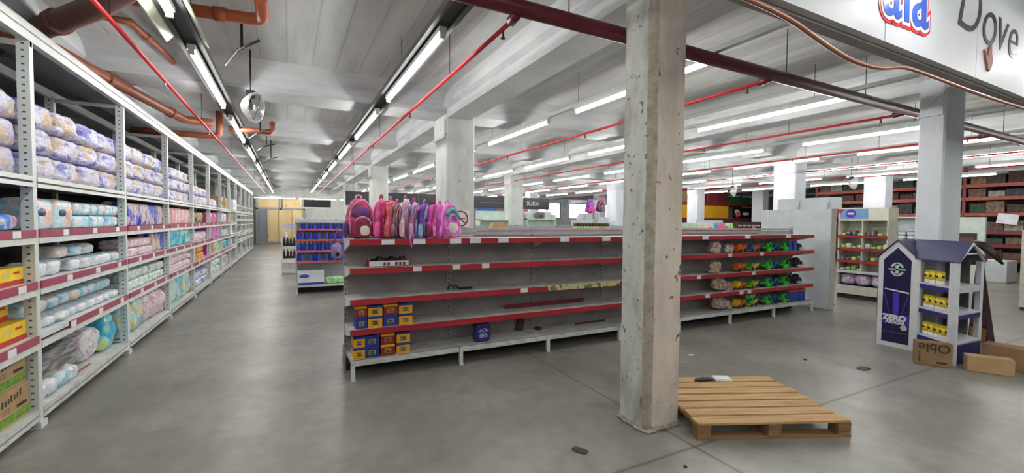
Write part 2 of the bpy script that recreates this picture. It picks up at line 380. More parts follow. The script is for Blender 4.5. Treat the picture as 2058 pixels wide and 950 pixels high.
# crumbled mortar skirt at its foot
b = MB()
for i in range(26):
    a = i / 26; side = i % 2
    p = (2.415 + random.uniform(-.02, .0), 2.42 + .3 * a) if side else (2.42 + .33 * a, 2.41 + random.uniform(-.015, .0))
    b.puff((p[0], p[1], 0), (.05, .05, random.uniform(.01, .03)), 2.5, 3, .006, i)
struct(b.build('trim_column_foot', raw_e))

# big sign wall above, upper right
SY = 1.45
sg = thing('advertising_bulkhead', 'long white overhead advertising panel with painted brand names, hanging from ceiling', 'sign', (2.0, SY, 2.8))
sign_m = mat('white_sign_board', (205, 208, 215), .55, var=.04, scale=1)
def zb(x): return 2.805
for i in range(5):
    a = i * 1.5; c = a + 1.49
    MB().hull([(a, 0, zb(a + 2) - 2.8), (c, 0, zb(c + 2) - 2.8), (c, .05, zb(c + 2) - 2.8), (a, .05, zb(a + 2) - 2.8)], [(a, 0, .94), (c, 0, .94), (c, .05, .94), (a, .05, .94)]).build('sign_board', sign_m, sg)
MB().box(0, .051, -.012, 7.5, .12, .01).build('underside_channel', mat('grey_channel', (150, 150, 150), .6), sg)
def sgt(name, s, x, z, size, m, **k): return text(name, s, size, m, sg, TR(x - 2.0, -.004 - k.pop('up', 0), z - 2.8) @ FACE_S @ Matrix.Rotation(k.pop('rz', 0), 4, 'Z'), **k)
INKB = mat('soft_black_ink', (52, 50, 60), .4); AB = mat('brand_blue', (44, 84, 178), .3); AR = mat('brand_red', (214, 44, 56), .3)
sgt('brand_lettering', 'ala', 3.76, 2.99, .62, AR, bold=.05, ext=.001, rz=.03, up=0)
sgt('brand_lettering', 'ala', 3.76, 2.99, .62, PAPER, bold=.03, ext=.001, rz=.03, up=.003)
sgt('brand_lettering', 'ala', 3.76, 2.99, .62, AB, bold=.008, ext=.001, rz=.03, up=.006)
for ch, x, z, sz, r in (('D', 4.78, 3.13, .62, -.1), ('o', 5.2, 3.11, .62, -.08), ('v', 5.48, 3.12, .6, -.08), ('e', 5.76, 3.1, .58, .0)):
    sgt('brand_lettering', ch, x, z, sz, INKB, bold=-.005, ext=.001, rz=r, shear=.2)
bird = [(-.13, .2), (-.04, .12), (.0, .17), (.03, .26), (.1, .3), (.12, .18), (.16, .1), (.13, .02), (.06, -.06), (.0, -.04), (-.06, .06)]
bq = [[(-.13, .2), (-.04, .12), (.0, .0), (-.06, .06)], [(-.04, .12), (.0, .17), (.12, .18), (.16, .1), (.13, .02), (.06, -.06), (.0, -.04)], [(.0, .17), (.03, .26), (.1, .3), (.12, .18)]]
bb_ = MB()
for pc in bq: bb_.prism([(u * .62, w * .62) for u, w in pc], -.012, 0)
bb_.build('bird_emblem', mat('brown_emblem', (134, 78, 70), .7), sg, (5.2 - 2, -.002, 2.93 - 2.8))
MB().lathe([(.06, 0), (.06, .003)], n=20).build('yellow_emblem', mat('yellow_emblem', (236, 178, 40), .4), sg, (3.07 - 2, -.004, 3.03 - 2.8), (pi / 2, 0, 0))
# brown hose drooping under the bulkhead
pts = []
raw = [(1.73, 2.728), (2.075, 2.72), (2.275, 2.71), (2.458, 2.69), (2.658, 2.651), (2.858, 2.615), (3.05, 2.594), (3.232, 2.594), (3.413, 2.61), (3.687, 2.661), (3.914, 2.669), (4.278, 2.669), (4.888, 2.665), (5.462, 2.669), (6.098, 2.683), (7.282, 2.692)]
for i in range(len(raw) - 1):
    for t in range(4):
        u = t / 4; p0 = raw[max(i - 1, 0)]; p1 = raw[i]; p2 = raw[i + 1]; p3 = raw[min(i + 2, len(raw) - 1)]
        f = lambda a, b_, c, d: .5 * (2 * b_ + (c - a) * u + (2 * a - 5 * b_ + 4 * c - d) * u * u + (3 * b_ - a - 3 * c + d) * u ** 3)
        pts.append((f(p0[0], p1[0], p2[0], p3[0]), 1.425, f(p0[1], p1[1], p2[1], p3[1])))
tag(MB().tube(pts, .014).build('drooping_hose', mat('copper_brown_hose', (150, 92, 66), .35)), 'brown hose drooping along the underside of the white advertising panel', 'hose')

# ------------------------------------------------------------------ lights
ROWS = [('the left aisle', -.82, 2.0, 3.17, 'wide'), ('the centre aisle beside the beam', 1.2, 3.65, 3.1, 'wide'), ('the near end of the empty gondola', 3.75, 2.92, 3.08, ''),
        ('the middle of the empty gondola', 6.35, 2.95, 3.1, ''), ('the far end of the gondola', 9.3, 2.85, 3.1, ''), ('the white cabinet', 11.65, 2.95, 3.1, ''),
        ('the aisle past the kiosk', 14.2, 2.0, 3.1, ''), ('the middle of the right hall', 16.9, 2.5, 3.1, ''), ('the aisle before the orange racks', 19.6, 2.0, 3.1, '')]
FZ = 3.2
tube_me = MB().tube([(0, .02, 0), (0, 2.32, 0)], .019, 8).mesh('tube', TUBE)
cap_me = MB().box(-.025, 0, -.02, .025, .03, .03).mesh('end_cap', WHITE)
body_me = MB().box(-.035, 0, .03, .035, 2.34, .075).mesh('housing', WHITE)
def ob(name, me, parent, loc=(0, 0, 0)):
    o = bpy.data.objects.new(name, me); COL.objects.link(o); o.parent = parent; o.location = loc; return o
def new_lamp(wide):
    t = thing('fluorescent_light', 'x', 'ceiling light')
    ob('housing', body_me, t); ob('tube', tube_me, t); ob('end_cap', cap_me, t); ob('end_cap', cap_me, t, (0, 2.31, 0))
    return t
PROTO = {}
for ri, (where, x, y0, pitch, kind) in enumerate(ROWS):
    n = int((31 - y0) / pitch) if x < 15 else int((22 - y0) / pitch)
    near = 1.0 if ri < 3 else 2.2
    tr = thing('lighting_trunking', 'long hanging lamp channel above ' + where, 'light track', (x, near, FZ + .075))
    L = y0 + pitch * n - near
    if kind: MB().box(-.1, 0, 0, -.06, L, .06).box(.06, 0, 0, .1, L, .06).box(-.06, 0, .045, .06, L, .06).build('channel', DULL, tr)
    else: MB().box(-.03, 0, 0, .03, L, .05).build('channel', mat('white_channel', (206, 214, 210), .4), tr)
    q = int(L / 3)
    for j in range(q): MB().tube([(0, 1.2 + 3 * j, .05), (0, 1.2 + 3 * j, CEIL - FZ - .075)], .004, 5).build('suspension_wire', DARK, tr)
    for j in range(n):
        y = y0 + pitch * j; lab = 'lit fluorescent tube fitting, %s along the row above %s' % (ORD[j], where)
        if kind not in PROTO: PROTO[kind] = new_lamp(kind); o = PROTO[kind]; o['label'] = lab
        else: o = dup(PROTO[kind], label=lab)
        o.location = (x, y, FZ); o['group'] = 'fluorescent tube lights under the ceiling'
for ri, x in ((1, 1.2), (2, 3.75), (3, 6.35), (0, -.82), (4, 9.3), (0, -3.4)):
    for j, y in enumerate((-.9, -4.0)):
        o = dup(PROTO[''], (x, y, FZ), label='lit fluorescent tube fitting in the near part of the hall'); o['group'] = 'fluorescent tube lights behind the viewpoint'
tr = thing('lighting_trunking', 'white lamp channel hanging across the far end of the aisle', 'light track', (-1.9, 31.4, FZ - .175))
MB().box(0, -.03, 0, 7.4, .03, .05).build('channel', MATS['white_channel'], tr)
for j in range(3): MB().tube([(1 + 2.6 * j, 0, .05), (1 + 2.6 * j, 0, CEIL - FZ + .175)], .004, 5).build('suspension_wire', DARK, tr)
for j in range(3):
    o = dup(PROTO[''], (-1.9 + 2.5 * j + 2.32, 31.4, FZ - .25), (0, 0, pi / 2), label='lit fluorescent tube across the far end of the aisle, %s from left' % ORD[j]); o['group'] = 'fluorescent tube lights across the far end'
# cover of the nearest fitting in the left row
cv = MB()
for q in (-1, 1): cv.hull([(q * .17, 0, 0), (q * .16, 0, 0), (q * .16, 1.05, 0), (q * .17, 1.05, 0)], [(q * .08, 0, .11), (q * .07, 0, .11), (q * .07, 1.05, .11), (q * .08, 1.05, .11)])
cv.box(-.08, 0, .105, .08, 1.05, .115)
tag(cv.build('lamp_reflector_cover', mat('pale_green_enamel', (214, 226, 196), .3), None, (-.82, 4.0, FZ + .02)), 'pale green boxed lamp cover over the nearest left aisle light', 'lamp cover')

# ------------------------------------------------------------------ sprinkler pipes
mp_ = thing('sprinkler_main_pipe', 'thick dark maroon main pipe running across under the ceiling', 'pipe', (0, 2.92, 3.2))
MB().tube([(-6, 0, 0), (13.5, 0, 0)], .062, 14).build('pipe', MAROON, mp_)
for x in (-3, -.2, 2.0, 4.9, 6.6, 8.9, 11.4): MB().tube([(x, 0, .06), (x, 0, .55)], .005, 5).tube([(x, -.07, 0), (x, 0, .075), (x, .07, 0)], .006, 5).build('hanger', DARK, mp_)
for i, x in enumerate((-1.22, 1.54, 4.6, 7.62, 10.7, 13.6, 16.6)):
    nm = ['over the left aisle', 'over the near end of the gondola', 'behind the worn column', 'left of the pale blue column', 'beyond the kiosk', 'over the right hall', 'nearest the orange racks'][i]
    t = thing('sprinkler_branch_pipe', 'thin red sprinkler pipe running away, ' + nm, 'pipe', (x, 2.97, 3.14), 0, 'red sprinkler branch pipes')
    y0 = -3 if i == 0 else 0
    MB().tube([(0, y0, 0), (0, 26, 0)], .019, 10).build('pipe', PIPE_RED, t)
    if i: MB().tube([(0, -.06, .02), (0, .06, 0)], .04, 10).build('coupling', MAROON, t)
    for j in range(9): MB().tube([(0, .2 + 3 * j, 0), (0, .2 + 3 * j, -.07)], .009, 6).lathe([(.02, 0), (.022, .006)], (0, .2 + 3 * j, -.08), 8).build('sprinkler_head', MAROON if i else STEEL, t)
    for j in range(6): MB().tube([(0, 1.5 + 4 * j, .02), (0, 1.5 + 4 * j, CEIL - 3.14)], .004, 5).build('hanger', DARK, t)

# drain pipes upper left
def pipe(label, pts, r, m=CLAY, name='drain_pipe', collars=()):
    t = thing(name, label, 'pipe', pts[0]); o0 = Vector(pts[0])
    MB().tube([Vector(p) - o0 for p in pts], r, 12).build('pipe', m, t)
    for i in collars:
        a, c = Vector(pts[i]) - o0, Vector(pts[i + 1]) - o0; d = (c - a).normalized()
        MB().tube([a.lerp(c, .5) - d * .05, a.lerp(c, .5) + d * .05], r * 1.18, 12).build('collar', m, t)
    return t
pipe('thick brown drain pipe slanting over the left rack to the ceiling', [(-2.9, 6.9, 3.46), (-2.4, 6.3, 3.46), (-1.5, 5.2, 3.48), (-1.1, 4.6, 3.5), (-1.0, 4.2, 3.5)], .1, MATS.get('x') or mat('dull_brown_drain_pipe', (120, 82, 68), .6), collars=(1,))
pipe('orange brown drain pipe with an elbow left of the round lamp guard', [(-1.5, 4.92, 3.5), (-.8, 4.92, 3.5), (-.3, 4.86, 3.5), (-.22, 4.82, 3.5), (-.2, 4.75, 3.5), (-.2, 4.35, 3.5)], .055, mat('orange_drain_pipe', (172, 88, 54), .45), collars=(1,))
pipe('long brown drain pipe running above the left rack', [(-2.45, 6.0, 3.33), (-2.13, 6.2, 3.33), (-2.05, 6.8, 3.33), (-1.92, 7.5, 3.33), (-1.78, 8.4, 3.33), (-1.61, 9.43, 3.33), (-1.2, 9.5, 3.33)], .07, collars=(2, 4))
pipe('thin brown drain pipe crossing behind the thick one', [(-2.2, 6.3, 3.62), (-1.7, 5.9, 3.64), (-1.45, 5.9, 3.64), (-1.35, 6.7, 3.64), (-1.3, 7.0, 3.6)], .035, collars=(0, 2))
pipe('short brown pipe end beside the round lamp guard', [(-.95, 9.4, 3.24), (-.3, 9.4, 3.24), (-.26, 9.4, 3.3), (-.26, 9.4, 3.43)], .05)
pipe('brown pipe crossing far above the left rack', [(-2.6, 10.5, 3.25), (-1.9, 10.5, 3.25), (-1.3, 10.5, 3.25), (-1.22, 10.5, 3.3), (-1.22, 10.5, 3.75)], .06)
# black angled brackets hanging from the slab
for i, (x, y, zz, wh) in enumerate(((-.42, 5.4, 3.38, 'nearest of the row'), (-.45, 9.3, 3.2, 'by the round lamp guard'), (-.42, 11.0, 3.2, 'behind the second one'), (-.4, 13.2, 3.2, 'farthest of the row'))):
    t = thing('angled_bracket', 'black Y shaped metal bracket hanging from ceiling, ' + wh, 'bracket', (x, y, zz), 0, 'black brackets under the ceiling')
    MB().box(-.012, -.012, 0, .012, .012, CEIL - zz + .01).build('rod', BLACK, t)
    MB().tube([(.17, -.28, .02), (-.03, .02, 0), (-.2, .5, -.04)], .014, 6).build('bar', BLACK if i else DARK, t)
g = thing('round_lamp_guard', 'round glass and steel floodlight hanging beside the left light row', 'lamp', (-.36, 6.45, 3.02))
rg = Vector((.9, -.42, -.15)).to_track_quat('Z', 'Y').to_matrix().to_4x4()
mb = MB(); mb.T = rg; mb.lathe([(.05, -.16), (.1, -.13), (.17, -.05), (.188, 0), (.19, .012), (.178, .012), (.16, -.045), (.09, -.11), (.02, -.13)], n=28).build('reflector_bowl', mat('pale_glass_reflector', (206, 212, 210), .25, .3), g)
mb = MB(); mb.T = rg; mb.lathe([(.04, -.12), (.05, -.07), (.03, -.02)], n=12).build('bulb', mat('grey_bulb', (120, 124, 124), .2), g)
mb = MB(); mb.T = rg
for k in range(3): mb.tube([(.18 * cos(k * pi / 3 + .3), .18 * sin(k * pi / 3 + .3), .012), (0, 0, .03), (-.18 * cos(k * pi / 3 + .3), -.18 * sin(k * pi / 3 + .3), .012)], .004, 5)
mb.build('guard', STEEL, g)
MB().tube([(-.06, .07, .05), (-.06, .07, .739)], .01, 6).build('stem', BLACK, g)
MB().box(-.11, .03, .12, -.01, .12, .22).build('ballast_box', DARK, g)

# ------------------------------------------------------------------ left storage rack
RX, RD, B0, BL = -1.69, .62, 4.54, 2.04
LV = [.14, .70, 1.11, 1.50, 1.90]
rk = thing('storage_rack', 'long white steel storage rack full of goods down the left side', 'shelving', (RX, B0, 0))
up_me = MB().box(-.035, -.028, .04, .035, .028, 2.92).box(-.05, -.05, 0, .05, .05, .05).mesh('upright', PERF)
for k in range(-1, 12):
    y = BL * k
    for x in (-.035, -RD): ob('upright', up_me, rk, (x, y, 0))
    if k < 11:
        MB().box(-.05, y, 2.9, .002, y + BL, 2.955).box(-.05, y, 2.975, .002, y + BL, 3.03).box(-.04, y, 2.95, -.012, y + BL, 2.98).build('top_beam', WHITE, rk)
        MB().box(-RD - .02, y, 2.9, -RD + .02, y + BL, 2.98).build('rear_beam', WHITE, rk)
    MB().box(-RD, y - .015, 2.86, 0, y + .015, 2.9).build('cross_tie', WHITE, rk)
BAY_SHADE = mat('shade_behind_bays', (52, 48, 48), .8, var=.2)
for k in range(-1, 11):
    y = BL * k
    if k < 7: MB().box(-RD - .02, y + .03, .1, -RD, y + BL - .03, 1.9).build('back_panel', BAY_SHADE, rk)  # dark sheet standing in for the shaded void behind the goods
    for li, z in enumerate(LV):
        b = MB(); g_ = .03
        if k >= 7 and li in (1, 3): z += .1
        b.box(-RD, y + g_, z - .03, 0, y + BL - g_, z)
        b.box(-.02, y + g_, z - .075 if li in (0, 4) else z - .1, .006, y + BL - g_, z - (.045 if li in (0, 4) else .055))
        if li in (0, 4): b.box(-.012, y + g_, z - .03, .006, y + BL - g_, z + .004)
        b.build('shelf', WHITE_OLD if li == 0 else WHITE, rk)
        if li in (1, 2, 3) and k < 6:
            MB().box(0, y + (g_ if (k, li) != (0, 1) else .5), z - .052, .012, y + BL - g_, z + .006).build('price_strip', PINKRED, rk)
            for q in range(3 if k < 3 else 2):
                yy = y + .35 + q * .62 + (k * 7 + li * 3) % 4 * .05
                MB().box(.012, yy, z - .05, .016, yy + .1, z).build('price_tag', PAPER, rk)
# the white mesh frames of the empty far bays
for k in range(7, 11):
    y = BL * k
    for z in (.95, 1.35, 1.75, 2.1): MB().box(-.02, y, z, .0, y + BL, z + .03).box(-RD, y + BL / 2, z, 0, y + BL / 2 + .03, z + .03).build('mesh_rail', WHITE, rk)

LVN = ['bottom', 'second', 'third', 'fourth', 'top']
BN = {-1: 'cut-off bay', 0: 'nearest full bay', 1: 'second full bay', 2: 'third full bay', 3: 'fourth bay', 4: 'fifth bay', 5: 'sixth bay', 6: 'seventh bay'}
def stock(k, li, name, desc, cat, y0, y1, n, layers, h, m, depth=.32, kk=5, amp=.012, boxy=False, xoff=0, gap=.012, tall=None, skip=(), tw=1.0, group=None, seedm=3):
    """n packs side by side, in layers, on shelf li of bay k (y from the bay's start)"""
    w = (y1 - y0) / n; protos = []
    for s_ in range(seedm):
        mb = MB()
        if boxy: boxy(mb, depth, w - gap, h)
        else: mb.puff((0, 0, 0), (depth, (w - gap) * tw, h), kk, 7, amp, s_ * 5 + li + k * 3)
        protos.append(mb.mesh(name, m, .004 if boxy else 0))
    for l in range(layers):
        for i in range(n):
            if (i, l) in skip: continue
            o = bpy.data.objects.new(name, protos[random.randrange(seedm)]); COL.objects.link(o)
            yy = B0 + BL * k + y0 + w * (i + .5) + random.uniform(-.004, .004)
            o.location = (RX - .045 - depth / 2 - xoff - random.uniform(0, .02), yy, LV[li] + l * (h + .002) + .003)
            o.rotation_euler = (0, 0, random.uniform(-.04, .04))
            pos = '' if layers == 1 else (' in %s layer' % (['lower', 'upper'] if layers == 2 else ['bottom', 'middle', 'top', 'uppermost'])[l])
            tag(o, '%s, %s%s, %s shelf, %s' % (desc, ORD[i] if n > 1 else 'lying', pos, LVN[li], BN[k]), cat, group or '%s on the %s shelf of the left rack, %s' % (cat + 's', LVN[li], BN[k]))
PUR = prt('purple_tan_diaper_film', [(70, 72, 176), (120, 122, 200), (196, 196, 226), (216, 214, 232), (186, 184, 216), (206, 190, 174), (196, 170, 146)], 6, .3, (1, .7, 1.3), wrinkle=.8)
LBL = prt('pale_blue_baby_film', [(90, 130, 196), (150, 204, 226), (186, 220, 234), (216, 232, 238), (226, 206, 196)], 9, .3)
WIP = prt('white_blue_wipes_film', [(90, 150, 200), (190, 214, 228), (226, 234, 238), (236, 238, 240), (216, 220, 232)], 14, .3)
SKB = prt('bright_blue_film', [(44, 96, 196), (60, 120, 214), (76, 140, 222), (196, 206, 230), (200, 60, 60)], 9, .3)
YEL = mat('yellow_box_board', (238, 204, 36), .5, var=.08, scale=12); YRED = mat('red_box_board', (178, 40, 34), .5)
DBL = prt('deep_blue_film', [(42, 40, 150), (56, 54, 176), (70, 70, 190), (206, 196, 214), (216, 186, 160)], 9, .3, (1, 1, .5))
PNK = prt('pink_red_film', [(196, 40, 76), (226, 160, 176), (236, 200, 206), (206, 96, 120), (240, 226, 220)], 8, .3, (1, 2, .4))
CYA = prt('cyan_bag_film', [(26, 150, 196), (40, 168, 208), (60, 180, 216), (130, 210, 228), (210, 226, 150)], 7, .28)
PWH = prt('pink_white_wrap', [(170, 80, 112), (226, 200, 212), (236, 226, 232), (206, 150, 172), (240, 238, 240)], 16, .3)
GWH = prt('green_white_film', [(90, 150, 110), (210, 226, 214), (232, 238, 232), (220, 232, 226), (150, 180, 190)], 15, .3)
BWH = prt('blue_white_wrap', [(46, 50, 160), (206, 212, 236), (230, 232, 242), (90, 96, 196)], 14, .3)
LCY = prt('light_cyan_film', [(60, 160, 190), (120, 196, 214), (160, 214, 226), (206, 228, 232), (236, 214, 120)], 7, .28)
ORG = prt('orange_film', [(206, 120, 30), (226, 150, 40), (236, 176, 70), (200, 100, 30)], 10)
MAG = prt('magenta_film', [(206, 50, 130), (226, 80, 150), (236, 140, 180), (190, 60, 160)], 9)
VIO = prt('violet_film', [(110, 60, 170), (150, 90, 196), (210, 120, 196), (236, 130, 170)], 9)
LIM = prt('lime_film', [(110, 190, 70), (150, 210, 100), (226, 236, 200), (90, 170, 80)], 9)
LAV = prt('lavender_film', [(150, 146, 200), (190, 188, 224), (220, 218, 236)], 9)
TQ = prt('turquoise_film', [(40, 130, 150), (80, 170, 190), (150, 206, 214), (60, 90, 120)], 9)
def ybox(mb, d, w, h):
    mb.box(-d / 2, -w / 2, h * .28, d / 2, w / 2, h, 0); mb.box(-d / 2, -w / 2, 0, d / 2, w / 2, h * .279, 1)
    mb.box(d / 2, w * .1, h * .62, d / 2 + .001, w * .34, h * .76, 1); mb.box(d / 2, -w * .3, h * .45, d / 2 + .001, -w * .05, h * .8, 2)
YM = [YEL, YRED, mat('pale_box_print', (214, 196, 120), .5)]
def carton(mb, d, w, h):
    mb.box(-d / 2, -w / 2, 0, d / 2, w / 2, h, 0)
    mb.box(d / 2, -w / 2, h * .06, d / 2 + .0015, w / 2, h * .3, 1); mb.box(d / 2, w * .12, h * .38, d / 2 + .0015, w * .42, h * .48, 2)
    for i in range(7): a = -w * .3 + i * w * .085; mb.box(d / 2, a, h * (.58 + .02 * i), d / 2 + .0015, a + w * .05, h * (.74 + .02 * i + .05 * (i % 3 == 0)), 2)
    for j in range(3): mb.box(d / 2, -w * .3, h * (.38 + .055 * j), d / 2 + .0015, -w * .08, h * (.4 + .055 * j), 2)
# top shelf: purple diaper packs
stock(-1, 4, 'diaper_pack', 'purple and white diaper pack', 'diaper pack', 1.2, 2.0, 2, 3, .195, PUR, .42, 6, .02)
stock(0, 4, 'diaper_pack', 'purple diaper pack with tan print', 'diaper pack', .04, 2.0, 4, 3, .2, PUR, .42, 6, .022)
stock(1, 4, 'diaper_pack', 'purple diaper pack with tan print', 'diaper pack', .04, 2.0, 4, 3, .2, PUR, .42, 6, .022)
stock(2, 4, 'diaper_pack', 'purple diaper pack with tan print', 'diaper pack', .04, 2.0, 4, 3, .19, PUR, .42, 6, .02, skip=((0, 2),))
stock(3, 4, 'diaper_pack', 'purple diaper pack', 'diaper pack', .04, 2.0, 4, 2, .2, PUR, .42, 6, .02)
stock(4, 4, 'diaper_pack', 'purple diaper pack', 'diaper pack', .1, 1.6, 4, 1, .21, PUR, .42, 6, .02)
def kbox(mb, d, w, h): mb.box(-d / 2, -w / 2, 0, d / 2, w / 2, h, 0); mb.box(d / 2, -w * .3, h * .3, d / 2 + .001, w * .2, h * .6, 1)
stock(5, 4, 'carton', 'brown cardboard carton', 'cardboard box', .4, 1.7, 2, 1, .36, [KRAFT, INK], .35, boxy=kbox)
stock(6, 4, 'carton', 'white carton jutting out', 'cardboard box', .2, 1.0, 1, 1, .34, [PAPER, LAV], .4, boxy=kbox, xoff=-.14)
# nearest cut-off bay
stock(-1, 3, 'wet_wipes_pack', 'bright blue wipes pack with red lettering', 'wipes pack', 1.32, 2.0, 2, 1, .12, SKB, .26, 4, .01)
stock(-1, 2, 'yellow_box', 'yellow box with red foot band', 'box', .96, 2.0, 3, 1, .125, YM, .3, boxy=ybox)
stock(-1, 2, 'yellow_box', 'yellow box resting on two others', 'box', 1.0, 1.65, 2, 2, .125, YM, .25, boxy=ybox, xoff=.07, skip=((0, 0), (1, 0)))
stock(-1, 1, 'yellow_box', 'yellow carton with small drawings', 'box', .9, 2.0, 3, 1, .14, YM, .3, boxy=ybox)
stock(-1, 1, 'yellow_box', 'yellow carton set back upon the front ones', 'box', 1.0, 2.0, 3, 2, .14, YM, .22, boxy=ybox, xoff=.09, skip=((0, 0), (1, 0), (2, 0)))
stock(-1, 0, 'carton', 'brown carton with green band', 'cardboard box', .75, 2.0, 3, 2, .245, [KRAFT, GREEN, INK], .4, boxy=carton)
# bay 0
def heartpack(mb, d, w, h):
    mb.puff((0, 0, 0), (d, w, h), 7, 7, .005, 3, 0)
    mb.puff((d / 2 - .004, -w * .12, h * .42), (.02, w * .42, h * .26), 2.4, 5, 0, 0, 1)
    mb.puff((d / 2 - .004, w * .22, h * .15), (.02, w * .4, h * .66), 2.4, 5, .004, 1, 2)
stock(0, 3, 'diaper_pack', 'large pale blue baby pack with navy heart', 'diaper pack', .1, .8, 2, 1, .25, [LBL, NAVY, prt('skin_tone_print', [(200, 150, 130), (226, 186, 168), (236, 208, 196)], 12)], .22, boxy=heartpack)
stock(0, 3, 'wet_wipes_pack', 'small pale blue pack', 'wipes pack', .82, 1.98, 6, 2, .118, LBL, .2, 5, .008)
stock(0, 2, 'wet_wipes_pack', 'white and blue wipes pack', 'wipes pack', .12, .62, 2, 1, .13, WIP, .2, 4, .012)
stock(0, 2, 'wet_wipes_pack', 'white wipes pack with green mark', 'wipes pack', .8, 1.98, 6, 1, .105, WIP, .2, 4, .012)
stock(0, 2, 'wet_wipes_pack', 'pale blue wipes pack resting on others', 'wipes pack', .75, 1.6, 3, 2, .11, LBL, .2, 4, .012, xoff=.1, skip=((0, 0), (1, 0), (2, 0)))
stock(0, 1, 'wet_wipes_pack', 'white and blue flat wipes pack', 'wipes pack', .06, 1.98, 9, 1, .085, WIP, .26, 4, .01)
stock(0, 1, 'wet_wipes_pack', 'pale blue wipes pack with picture', 'wipes pack', .06, 1.98, 9, 2, .11, LBL, .22, 4, .012, xoff=.06, skip=tuple((i, 0) for i in range(9)))
# bay 1
stock(1, 3, 'diaper_pack', 'tall deep blue pack with baby print', 'diaper pack', .06, 1.98, 8, 1, .29, DBL, .2, 6, .01)
stock(1, 2, 'wet_wipes_pack', 'small pink and white pack', 'wipes pack', .06, 1.3, 8, 2, .11, PWH, .22, 5, .01)
stock(1, 2, 'diaper_pack', 'tall deep blue pack', 'diaper pack', 1.36, 1.98, 3, 1, .29, DBL, .2, 6, .01)
stock(1, 1, 'wet_wipes_pack', 'white and green flat pack', 'wipes pack', .06, 1.98, 9, 2, .12, GWH, .24, 5, .012)
stock(1, 0, 'diaper_bag', 'light cyan bulky bag', 'diaper pack', .06, .9, 2, 1, .42, LCY, .32, 4, .03)
stock(1, 0, 'diaper_bag', 'pink and white rounded bag', 'diaper pack', .95, 1.98, 3, 1, .4, PWH, .36, 3, .04)
# bay 2
stock(2, 3, 'sanitary_pack', 'pink upright pack', 'hygiene pack', .06, 1.98, 9, 1, .28, PNK, .2, 6, .01)
stock(2, 2, 'diaper_bag', 'large cyan bag', 'diaper pack', .06, 1.98, 4, 1, .33, CYA, .3, 5, .015)
stock(2, 1, 'tissue_pack', 'pink and white wrapped tissue pack', 'tissue pack', .2, 1.98, 5, 3, .115, PWH, .25, 5, .01)
stock(2, 1, 'diaper_pack', 'narrow deep blue pack at the post', 'diaper pack', .04, .19, 1, 1, .3, DBL, .2, 6, .01)
stock(2, 0, 'diaper_bag', 'light cyan bag', 'diaper pack', .06, 1.98, 5, 1, .44, LCY, .34, 5, .02)
# bay 3
stock(3, 3, 'snack_bag', 'brown and green bag', 'bag', .15, 1.5, 3, 1, .25, prt('brown_green_film', [(110, 84, 44), (130, 140, 60), (170, 150, 90), (80, 60, 40)], 8), .25, 4, .02)
stock(3, 2, 'tissue_pack', 'pale pink soft pack', 'tissue pack', .1, 1.9, 4, 1, .2, PWH, .28, 3, .03)
stock(3, 1, 'orange_pack', 'orange stacked pack', 'pack', .3, 1.5, 3, 2, .15, ORG, .28, 5, .01)
stock(3, 0, 'tissue_pack', 'blue and white rolled pack', 'tissue pack', .1, 1.95, 5, 2, .15, BWH, .3, 4, .015)
# bay 4, 5, 6
stock(4, 3, 'coloured_pack', 'pink pack with yellow print', 'pack', .1, 1.6, 4, 1, .26, MAG, .25, 5, .012)
stock(4, 2, 'coloured_pack', 'violet pack', 'pack', .1, 1.95, 5, 1, .3, VIO, .25, 5, .012)
stock(4, 1, 'coloured_pack', 'magenta pack', 'pack', .1, .95, 2, 1, .32, MAG, .25, 5, .012)
stock(4, 1, 'coloured_pack', 'lime green pack', 'pack', 1.0, 1.95, 3, 1, .32, LIM, .25, 5, .012)
stock(4, 0, 'coloured_pack', 'pale green and white pack', 'pack', .1, 1.95, 5, 2, .19, GWH, .3, 4, .015)
stock(5, 3, 'coloured_pack', 'lavender upright pack', 'pack', .1, 1.6, 4, 1, .28, LAV, .25, 5, .01)
stock(5, 2, 'coloured_pack', 'pale blue soft pack', 'pack', .1, 1.9, 3, 1, .18, LCY, .25, 4, .015)
stock(5, 1, 'coloured_pack', 'turquoise pack', 'pack', .1, 1.6, 3, 1, .26, TQ, .25, 5, .012)
stock(5, 0, 'coloured_pack', 'red and white pack', 'pack', .4, 1.9, 3, 1, .36, prt('red_white_film', [(160, 30, 44), (226, 214, 222), (110, 50, 120), (236, 232, 236)], 9), .3, 4, .02)
stock(6, 3, 'carton', 'brown cardboard carton', 'cardboard box', .2, 1.4, 2, 1, .3, [KRAFT, INK], .3, boxy=kbox)
stock(6, 2, 'carton', 'small white carton', 'cardboard box', .2, 1.2, 1, 1, .3, [PAPER, LAV], .3, boxy=kbox)
stock(6, 1, 'coloured_pack', 'cyan rounded pack', 'pack', .3, 1.4, 1, 1, .24, CYA, .3, 3, .02)
